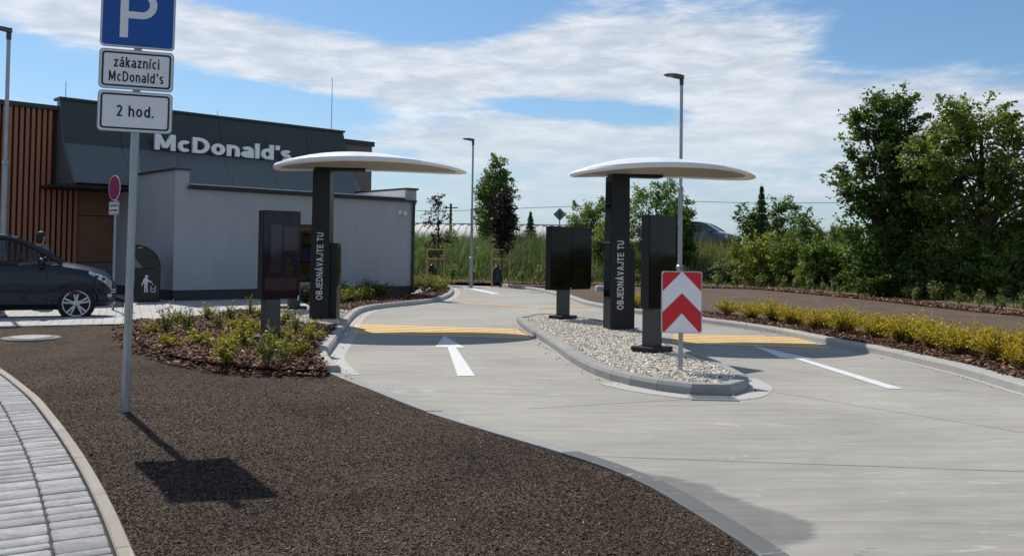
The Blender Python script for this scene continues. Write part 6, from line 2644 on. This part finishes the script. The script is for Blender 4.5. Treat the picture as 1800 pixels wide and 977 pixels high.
# ---- leafy trees behind the right order point
TB = [
    (1150, 480, 43, 62, 316, (0.058, 0.10, 0.028), 'round leafy tree behind the right order point'),
    (1190, 480, 41.5, 26, 365, GREEN_D, 'dark lower tree between the right order point and the silver blue car'),
    (1040, 480, 45, 40, 352, (0.075, 0.105, 0.03), 'spreading bush between the diamond sign and the right order point'),
    (1075, 490, 42, 34, 385, (0.085, 0.11, 0.032), 'yellow green bush just behind the right order post'),
]
for px, py, Y, hw_, top, colr, lab in TB:
    q = D(px, py, Y)
    z0 = tz(q.x, Y)
    zt_ = D(px, top, Y).z - z0
    w = hw_ * Y / F_PX
    lobes = [(0, 0, zt_ * 0.55, w * 0.95, w * 0.8, zt_ * 0.36), (-w * 0.5, 0, zt_ * 0.72, w * 0.5, w * 0.5, zt_ * 0.2), (w * 0.4, 0.1, zt_ * 0.78, w * 0.5, w * 0.5, zt_ * 0.2), (0, -0.3, zt_ * 0.28, w * 0.9, w * 0.7, zt_ * 0.28)]
    plant_tree('leafy_tree', lab, 'tree', (q.x, Y, z0), lobes, 130, 85, 0.13, colr, 0.09, zt_ * 0.8, 24, 'trees behind the island', clump=0.32, jit=0.4)

# ---- column-shaped poplar
Yp = 50
q = D(868, 480, Yp)
z0 = tz(q.x, Yp)
zt_ = D(868, 276, Yp).z - z0
lobes = [(0.0, 0, zt_ * 0.25, 0.8, 0.7, 1.3), (0.0, 0, zt_ * 0.42, 1.0, 0.85, 1.3), (0.05, 0, zt_ * 0.60, 0.95, 0.8, 1.2), (0.05, 0, zt_ * 0.77, 0.75, 0.7, 1.0), (0.05, 0, zt_ * 0.90, 0.45, 0.45, 0.7)]
plant_tree('poplar_tree', 'narrow column-shaped green poplar behind the weeds', 'tree', (q.x, Yp, z0), lobes, 230, 80, 0.15, (0.066, 0.098, 0.030), 0.09, zt_ * 0.9, 20, clump=0.30, jit=0.35)

# ---- conifers
def conifer(label, px, py, top, Y, hw_, colr):
    q = D(px, py, Y)
    z0 = tz(q.x, Y)
    H = D(px, top, Y).z - z0
    w = hw_ * Y / F_PX
    n_ = 4200
    t = RNG.uniform(0, 1, n_) ** 0.8
    tier = (np.floor(t * 13) + RNG.uniform(0.0, 0.75, n_)) / 13
    r = 1.25 * w * (1 - tier) ** 1.05 * RNG.uniform(0.1, 1.0, n_) ** 0.7
    a = RNG.uniform(0, 2 * math.pi, n_)
    lump = 1 + 0.25 * np.sin(a * 5 + np.floor(t * 13) * 1.7)
    P = np.stack([r * lump * np.cos(a), r * lump * np.sin(a), 0.05 * H + tier * H * 0.95 - 0.16 * r], 1)
    root = thing('spruce_tree', label, 'tree', (q.x, Y, z0))
    V, F, c = leaf_arrays(P, np.full(n_, 0.2) * RNG.uniform(0.6, 1.2, n_), leaf_cols(n_, colr, 0.35, 0.1), up=0.6, wide=0.28)
    link('crown', fast_mesh('crown', V, F, c), M_LEAF, root, fix=False)
    m = MB()
    m.tube([(0, 0, -0.2), (0, 0, H * 0.5), (0, 0, H + 0.12)], [0.09, 0.05, 0.006], 6)
    part('trunk', m, M_BARK, root)


conifer('small blue green spruce before the barn roof', 932, 425, 372, 62, 19, (0.035, 0.062, 0.048))
conifer('small spruce with a thin spire among the bushes left of the tall trees', 1338, 470, 326, 40.5, 26, (0.040, 0.070, 0.030))

# ---- young staked trees
M_STAKE = pbr('pale_wooden_stake', (0.42, 0.27, 0.13), 0.8, var=0.2, scale=12, stretch=(4, 4, 0.6))
M_BAG = pbr('black_plastic_bag', (0.008, 0.008, 0.009), 0.3, var=0.2, scale=9, bump=0.03, bscale=14)
M_PURP = tinted('purple_leaves', 0.5, 0.3, 0.35, transl_col=(1.0, 0.6, 0.5))
for px, py, Y, top, lab, lobes_px in (
        (766, 491, 38.0, 330, 'staked young tree with sparse dark purple leaves beside the grey building', [(768, 350, 7, 16), (766, 385, 20, 18), (772, 415, 20, 18), (760, 435, 14, 12), (790, 392, 8, 8)]),
        (880, 494, 37.0, 325, 'staked young tree with dense dark purple leaves before the poplar', [(886, 345, 7, 16), (886, 375, 15, 24), (889, 405, 17, 22), (884, 428, 13, 13)])):
    q = D(px, py, Y)
    z0 = max(ZB, tz(q.x, Y))
    b = (q.x, Y, z0)
    dense = px > 800
    lobes = lobes_from(lobes_px, Y, b)
    plant_tree('young_tree', lab, 'tree', b, lobes, 70 if dense else 26, 60 if dense else 34, 0.13, (0.030, 0.016, 0.017), 0.035, D(px, top, Y).z - z0 - 0.2, 16, 'young staked trees', cmat=M_PURP, clump=0.24, jit=0.5, alt=(0.045, 0.045, 0.02), altw=0.2)
    st_ = thing('tree_stake', 'wooden three post tree stake frame ' + ('under the dense purple tree' if dense else 'under the sparse purple tree beside the grey building'), 'tree stake', b, R(12), 'tree stake frames')
    hs = (py - 430) * Y / F_PX
    pts3 = [(0.42 * math.cos(a), 0.36 * math.sin(a)) for a in (R(200), R(320), R(80))]
    for x, y in pts3:
        m = MB()
        m.tube([(x, y, -0.1), (x, y, hs)], 0.035, 9)
        part('post', m, M_STAKE, st_, smooth=True)
    for zz in (hs - 0.06, hs - 0.46):
        for i in range(3):
            (x0, y0_), (x1, y1_) = pts3[i], pts3[(i + 1) % 3]
            m = MB()
            m.tube([(x0 * 1.08, y0_ * 1.08, zz), (x1 * 1.08, y1_ * 1.08, zz)], 0.03, 8)
            part('rail', m, M_STAKE, st_)
    m = MB()
    for i in range(3):
        x0, y0_ = pts3[i]
        m.tube([(x0, y0_, hs - 0.22), (0, 0, hs - 0.24)], 0.014, 5)
    part('strap', m, M_SEAM, st_)
    m = MB()
    rings = []
    for z, r in ((0.0, 0.20), (0.15, 0.23), (0.4, 0.22), (0.6, 0.17), (0.75, 0.09), (0.80, 0.03)):
        rings.append([Vector((-0.17 + r * math.cos(a) * (1 + 0.12 * math.sin(3 * a + z * 9)), 0.05 + r * 0.8 * math.sin(a) * (1 + 0.1 * math.cos(4 * a + z * 7)), z)) for a in np.linspace(0, 2 * math.pi, 18, endpoint=False)])
    m.loft(rings, close=True)
    w_ = part('watering_bag', m, M_BAG, None, smooth='all')
    w_.location = (b[0], b[1] - 0.1, b[2])
    tag(w_, 'black plastic watering bag at the foot of the ' + ('dense' if dense else 'sparse') + ' purple tree', 'watering bag', 'watering bags')


# ---- low garden shrubs: a few kinds, copied
def shrub_proto(name, w, h, n_st, n_leaf, leaf, base, alt, altw, spread=0.5, upright=False):
    root = thing(name, '', 'shrub')
    ends = []
    mb = MB()
    for i in range(n_st):
        a = RNG.uniform(0, 2 * math.pi)
        r = w * (0.15 + 0.85 * math.sqrt(RNG.random()))
        zt_ = h * RNG.uniform(0.55, 1.0) * (1 - 0.35 * (r / w) ** 2)
        e = Vector((r * math.cos(a), r * math.sin(a), zt_))
        mid = Vector((e.x * 0.4, e.y * 0.4, zt_ * 0.55))
        mb.tube([(e.x * 0.1, e.y * 0.1, -0.02), mid, e], [0.006, 0.005, 0.002], 4, cap=False)
        ends.append((mid, e))
    k = RNG.integers(0, n_st, n_leaf)
    t = RNG.uniform(-0.35, 1.08, n_leaf)
    A_ = np.array([q_[0][:] for q_ in ends])[k]
    B_ = np.array([q_[1][:] for q_ in ends])[k]
    P = A_ + (B_ - A_) * t[:, None] + RNG.normal(0, 1, (n_leaf, 3)) * leaf * (0.9 if not upright else 0.6)
    P[:, 2] = np.maximum(P[:, 2], 0.03)
    S = leaf * RNG.uniform(0.6, 1.25, n_leaf)
    cols = leaf_cols(n_leaf, base, 0.35, 0.1, alt, altw)
    # new growth at the shoot tips carries the second colour more often
    tipc = (t > 0.8) & (RNG.random(n_leaf) < altw * 1.5)
    cols[tipc] = np.array(alt) * RNG.uniform(0.75, 1.25, (tipc.sum(), 1))
    V, F, c = leaf_arrays(P, S, cols, up=0.5, wide=0.6)
    link('foliage', fast_mesh('foliage', V, F, c), M_LEAF, root, fix=False)
    part('stems', mb, M_BARK, root)
    return root


def ordinal(i):
    w = ['first', 'second', 'third', 'fourth', 'fifth', 'sixth', 'seventh', 'eighth', 'ninth', 'tenth', 'eleventh', 'twelfth', 'thirteenth', 'fourteenth', 'fifteenth', 'sixteenth', 'seventeenth', 'eighteenth', 'nineteenth', 'twentieth',
         'twenty-first', 'twenty-second', 'twenty-third', 'twenty-fourth', 'twenty-fifth', 'twenty-sixth', 'twenty-seventh', 'twenty-eighth', 'twenty-ninth', 'thirtieth', 'thirty-first', 'thirty-second', 'thirty-third', 'thirty-fourth', 'thirty-fifth', 'thirty-sixth']
    return w[i]


def plant_row(protos, spots, label_fn, group, smin=0.85, smax=1.2):
    used_ = set()
    for i, (x, y, z, s) in enumerate(spots):
        k = i % len(protos)
        o_ = protos[k] if k not in used_ else copy_tree(protos[k])
        used_.add(k)
        o_.location = (x, y, z)
        o_.rotation_euler = (0, 0, random.uniform(0, 6.28))
        o_.scale = (s * random.uniform(0.9, 1.1), s * random.uniform(0.9, 1.1), s * random.uniform(0.88, 1.12))
        o_['label'] = label_fn(i)
        o_['group'] = group


# golden shrubs along the right kerb: two staggered lines, numbered from the far end
GOLD = [shrub_proto('golden_shrub', 0.38, 0.46, 40, 1700, 0.038, (0.21, 0.168, 0.012), (0.21, 0.13, 0.022), 0.10) for _ in range(4)]
line = [g2(*q_) for q_ in ((1245, 562), (1290, 569), (1350, 578), (1420, 590), (1500, 604), (1560, 617), (1640, 634), (1720, 654), (1800, 674))]
line.append(line[-1] + (line[-1] - line[-2]) * 1.2)
ln = catmull(line, 0.05)
cum2 = np.concatenate([[0], np.cumsum([(b - a).length for a, b in zip(ln[:-1], ln[1:])])])
spots = []
s_ = 0.2
i = 0
while s_ < cum2[-1]:
    j = int(np.searchsorted(cum2, s_))
    j = min(j, len(ln) - 2)
    tdir = (ln[j + 1] - ln[j]).normalized()
    nn = Vector((-tdir.y, tdir.x))
    off = 0.48 + (0.30 if i % 2 else -0.10) + random.uniform(-0.05, 0.05)
    p = ln[j] + nn * off
    spots.append((p.x, p.y, ZB + 0.01, random.uniform(0.85, 1.15)))
    s_ += random.uniform(0.33, 0.47)
    i += 1
spots = spots[:36]
plant_row(GOLD, spots, lambda i: f'{ordinal(i)} golden yellow shrub along the right kerb, counted from the far end', 'golden shrubs along the right kerb')
q = G(1120, 542, ZB)
o_ = copy_tree(GOLD[1])
o_.location = (q.x, q.y, ZB)
o_.scale = (0.9, 0.9, 1.1)
o_['label'] = 'lone golden shrub seen between the right order post and the black menu board'
o_['group'] = 'golden shrubs along the right kerb'

# sparse young shrubs in the bark bed on the left
YOUNG = [shrub_proto('young_shrub', 0.28, 0.42, 15, 420, 0.055, (0.125, 0.128, 0.014), (0.15, 0.08, 0.02), 0.10, upright=True),
         shrub_proto('young_shrub', 0.22, 0.50, 12, 330, 0.052, (0.075, 0.095, 0.018), (0.13, 0.08, 0.02), 0.12, upright=True),
         shrub_proto('young_shrub', 0.30, 0.36, 17, 460, 0.055, (0.145, 0.138, 0.014), (0.16, 0.09, 0.02), 0.10, upright=True)]
SP = [(262, 588), (292, 592), (330, 580), (384, 580), (418, 582), (450, 585), (365, 562), (312, 568), (405, 563), (440, 558), (345, 605), (395, 615), (432, 610), (505, 600), (520, 588), (545, 585), (500, 640), (518, 628), (488, 622), (552, 600), (470, 645), (400, 640), (300, 612), (495, 572), (455, 560)]
spots = []
for px, py in SP:
    q = G(px, py, ZB)
    spots.append((q.x, q.y, ZB + 0.01, random.uniform(0.6, 0.98)))
order_l = sorted(range(len(SP)), key=lambda i: SP[i][0])
spots = [spots[i] for i in order_l]
plant_row(YOUNG, spots, lambda i: f'{ordinal(i)} sparse young shrub from the left in the bark bed before the violet menu board', 'young shrubs in the left bark bed')

# denser shrubs along the grey wall
BACKS = [shrub_proto('border_shrub', 0.36, 0.42, 34, 800, 0.055, (0.095, 0.105, 0.018), (0.14, 0.12, 0.03), 0.15),
         shrub_proto('border_shrub', 0.34, 0.46, 34, 800, 0.055, (0.045, 0.058, 0.016), (0.15, 0.085, 0.07), 0.10),
         shrub_proto('border_shrub', 0.32, 0.38, 30, 700, 0.055, (0.062, 0.077, 0.018), (0.12, 0.07, 0.045), 0.12)]
SPB = [(590, 533, 0), (612, 531, 0), (636, 528, 0), (605, 522, 1), (630, 518, 2), (655, 521, 1), (672, 521, 2), (660, 511, 1), (690, 512, 1), (708, 517, 2), (727, 513, 1), (722, 507, 1), (745, 512, 1), (752, 505, 0), (766, 505, 0), (778, 508, 0), (765, 513, 0), (535, 531, 1), (545, 524, 1)]
spots, kinds = [], []
for px, py, k in sorted(SPB):
    q = G(px, py, ZB)
    spots.append((q.x, q.y, ZB + 0.01, random.uniform(0.9, 1.25)))
    kinds.append(k)
used_ = set()
for i, ((x, y, z, s), k) in enumerate(zip(spots, kinds)):
    o_ = BACKS[k] if k not in used_ else copy_tree(BACKS[k])
    used_.add(k)
    o_.location = (x, y, z)
    o_.rotation_euler = (0, 0, random.uniform(0, 6.28))
    o_.scale = (s, s, s * random.uniform(0.9, 1.1))
    o_['label'] = f'{ordinal(i)} {("yellow green", "dark green", "green and pinkish")[k]} shrub from the left in the bed along the grey wall'
    o_['group'] = 'shrubs along the grey wall'

# saplings in the strip along the field
SAP = [shrub_proto('sapling', 0.13, 0.72, 6, 230, 0.075, (0.085, 0.11, 0.04), (0.12, 0.12, 0.06), 0.2, upright=True),
       shrub_proto('sapling', 0.17, 0.64, 7, 260, 0.075, (0.07, 0.10, 0.033), (0.12, 0.12, 0.05), 0.2, upright=True)]
cumb = np.concatenate([[0], np.cumsum([(b - a).length for a, b in zip(bl[:-1], bl[1:])])])
ob = offset_line(bl, -0.15)
spots = []
s_ = 1.0
while s_ < cumb[-1] and len(spots) < 34:
    j = min(int(np.searchsorted(cumb, s_)), len(ob) - 1)
    p = ob[j]
    if -3.5 < p.x < 17 and p.y > 17:
        spots.append((p.x + random.uniform(-0.2, 0.2), p.y + random.uniform(-0.2, 0.2), ZB + 0.03, random.uniform(0.75, 1.3)))
    s_ += random.uniform(0.9, 1.15)
plant_row(SAP, spots, lambda i: f'{ordinal(i)} thin sapling in the bark strip along the field, counted from the far left end', 'saplings along the field edge')

# ---- tall weeds and grass (uncountable)
def grass(name, P, H, wdt, cols, label, lean=0.35):
    n = len(P)
    z = terrain_z(P)
    z = np.maximum(z, np.where(bound_dist(P) < 0.2, ZB, z))
    a = RNG.uniform(0, 2 * math.pi, n)
    la = RNG.normal(0.9, 1.0, n)
    ln_ = np.abs(RNG.normal(0, lean, n)) * H
    bx, by = np.cos(a) * wdt / 2, np.sin(a) * wdt / 2
    lx, ly = np.cos(la) * ln_, np.sin(la) * ln_
    base = np.stack([P[:, 0], P[:, 1], z - 0.03], 1)
    def pt(t, side):
        return np.stack([base[:, 0] + bx * side * (1 - t * 0.4) + lx * t * t, base[:, 1] + by * side * (1 - t * 0.4) + ly * t * t, base[:, 2] + H * (t - 0.12 * (ln_ / H) * t * t)], 1)
    v = np.stack([pt(0, -1), pt(0, 1), pt(0.5, 1), pt(0.5, -1), pt(1.0, 0.15), pt(1.0, -0.15)], 1).reshape(-1, 3)
    idx = np.arange(n)[:, None] * 6
    F1 = idx + np.array([[0, 1, 2, 3]])
    F2 = idx + np.array([[3, 2, 4, 5]])
    F = np.concatenate([F1, F2])
    o_ = link(name, fast_mesh(name, v, F, np.concatenate([cols, cols])), M_GRASS, fix=False)
    tag(o_, label, 'grass')
    return stuff(o_)


def field_points(n, d0, d1, xlim=(-16, 26), ylim=(18, 60)):
    out = np.zeros((0, 2))
    while len(out) < n:
        q_ = np.stack([RNG.uniform(*xlim, n * 2), RNG.uniform(*ylim, n * 2)], 1)
        d_ = bound_dist(q_)
        out = np.concatenate([out, q_[(d_ > d0) & (d_ < d1)]])
    return out[:n]


# reeds and tall weeds left of the island trees
P = field_points(42000, 1.2, 11.0, (-14, 5.5), (36, 60))
dd = bound_dist(P)
patch = np.sin(P[:, 0] * 0.9 + 1) * np.sin(P[:, 1] * 0.7 + P[:, 0] * 0.35)
H = (0.5 + 0.8 * sstep(dd, 1.0, 3.5)) * RNG.uniform(0.55, 1.25, len(P)) * (1 + 0.18 * patch)
cols = leaf_cols(len(P), (0.095, 0.145, 0.055), 0.45, 0.14, (0.27, 0.245, 0.13), 0.17) * (1 + 0.25 * patch)[:, None]
grass('tall_weeds', P, H, 0.035, cols, 'tall green weeds and reeds behind the far kerb', 0.6)
# seed heads / dry stalks
P = field_points(2600, 1.8, 9.0, (-14, 20), (26, 58))
H = RNG.uniform(0.9, 1.5, len(P))
grass('dry_stalks', P, H, 0.022, leaf_cols(len(P), (0.26, 0.21, 0.11), 0.3), 'dry straw coloured stalks standing among the weeds', 0.25)
# shorter grass along the right
P = field_points(26000, 1.7, 8.0, (5.0, 24), (18, 50))
dd = bound_dist(P)
H = (0.16 + 0.6 * sstep(dd, 1.4, 3.5)) * RNG.uniform(0.5, 1.3, len(P))
cols = leaf_cols(len(P), (0.125, 0.15, 0.055), 0.4, 0.1, (0.30, 0.25, 0.13), 0.25)
grass('long_grass', P, H, 0.03, cols, 'long pale grass between the saplings and the bushes', 0.4)
# scattered low weeds by the far kerb
P = field_points(5000, 0.3, 2.0, (-12, 14), (22, 48))
H = RNG.uniform(0.10, 0.35, len(P))
grass('low_weeds', P, H, 0.05, leaf_cols(len(P), (0.10, 0.125, 0.04), 0.4, 0.1, (0.25, 0.2, 0.1), 0.3), 'low straggling weeds along the edge of the field', 0.5)

# ---- weedy shrubs inside the reeds
WEED = [(820, 470, 47, 22, 425), (905, 470, 48, 26, 420), (785, 465, 46, 24, 405), (945, 470, 46, 28, 428), (1005, 475, 47, 24, 410), (760, 470, 44, 16, 430), (845, 478, 44, 18, 445)]
for i, (px, py, Y, hw_, top) in enumerate(sorted(WEED)):
    q = D(px, py, Y)
    z0 = tz(q.x, Y)
    zt_ = max(0.8, D(px, top, Y).z - z0)
    w = hw_ * Y / F_PX
    plant_tree('weed_bush', f'{ordinal(i)} leafy weed clump from the left rising out of the tall reeds', 'bush', (q.x, Y, z0), [(0, 0, zt_ * 0.5, w, w * 0.7, zt_ * 0.48)], 45, 50, 0.11, (0.075, 0.105, 0.03), 0.03, zt_ * 0.6, 6, 'weed clumps among the reeds', clump=0.26, jit=0.4)

# ---- tree line far off
FAR = [(1470, 120, 14, 402), (1498, 110, 18, 404), (1440, 130, 16, 408), (1250, 140, 14, 408), (1560, 120, 30, 395), (1640, 110, 34, 390), (1720, 115, 34, 396), (1790, 105, 30, 392), (1385, 140, 20, 408),
       (700, 120, 40, 400), (620, 120, 40, 402), (1130, 135, 30, 404), (770, 130, 26, 404), (1850, 110, 40, 396), (-30, 120, 60, 398), (-160, 120, 60, 396)]
ftr = None
for i, (px, Y, hw_, top) in enumerate(sorted(FAR)):
    q = D(px, 440, Y)
    z0 = tz(q.x, Y)
    zt_ = D(px, top, Y).z - z0
    w = hw_ * Y / F_PX
    if ftr is None:
        ftr = plant_tree('far_tree', '', 'tree', (0, 0, 0), [(0, 0, 0.55, 0.9, 0.8, 0.42), (-0.4, 0, 0.6, 0.5, 0.5, 0.35), (0.45, 0, 0.5, 0.5, 0.5, 0.35)], 110, 36, 0.16, (0.055, 0.075, 0.030), 0.06, 0.6, 8, clump=0.22, z0=-0.1)
        o_ = ftr
    else:
        o_ = copy_tree(ftr)
    o_.location = (q.x, Y, z0)
    o_.scale = (w, w, zt_)
    o_.rotation_euler.z = random.uniform(0, 6)
    o_['label'] = f'{ordinal(i)} dark tree from the left in the far off tree line on the horizon'
    o_['group'] = 'trees on the horizon'
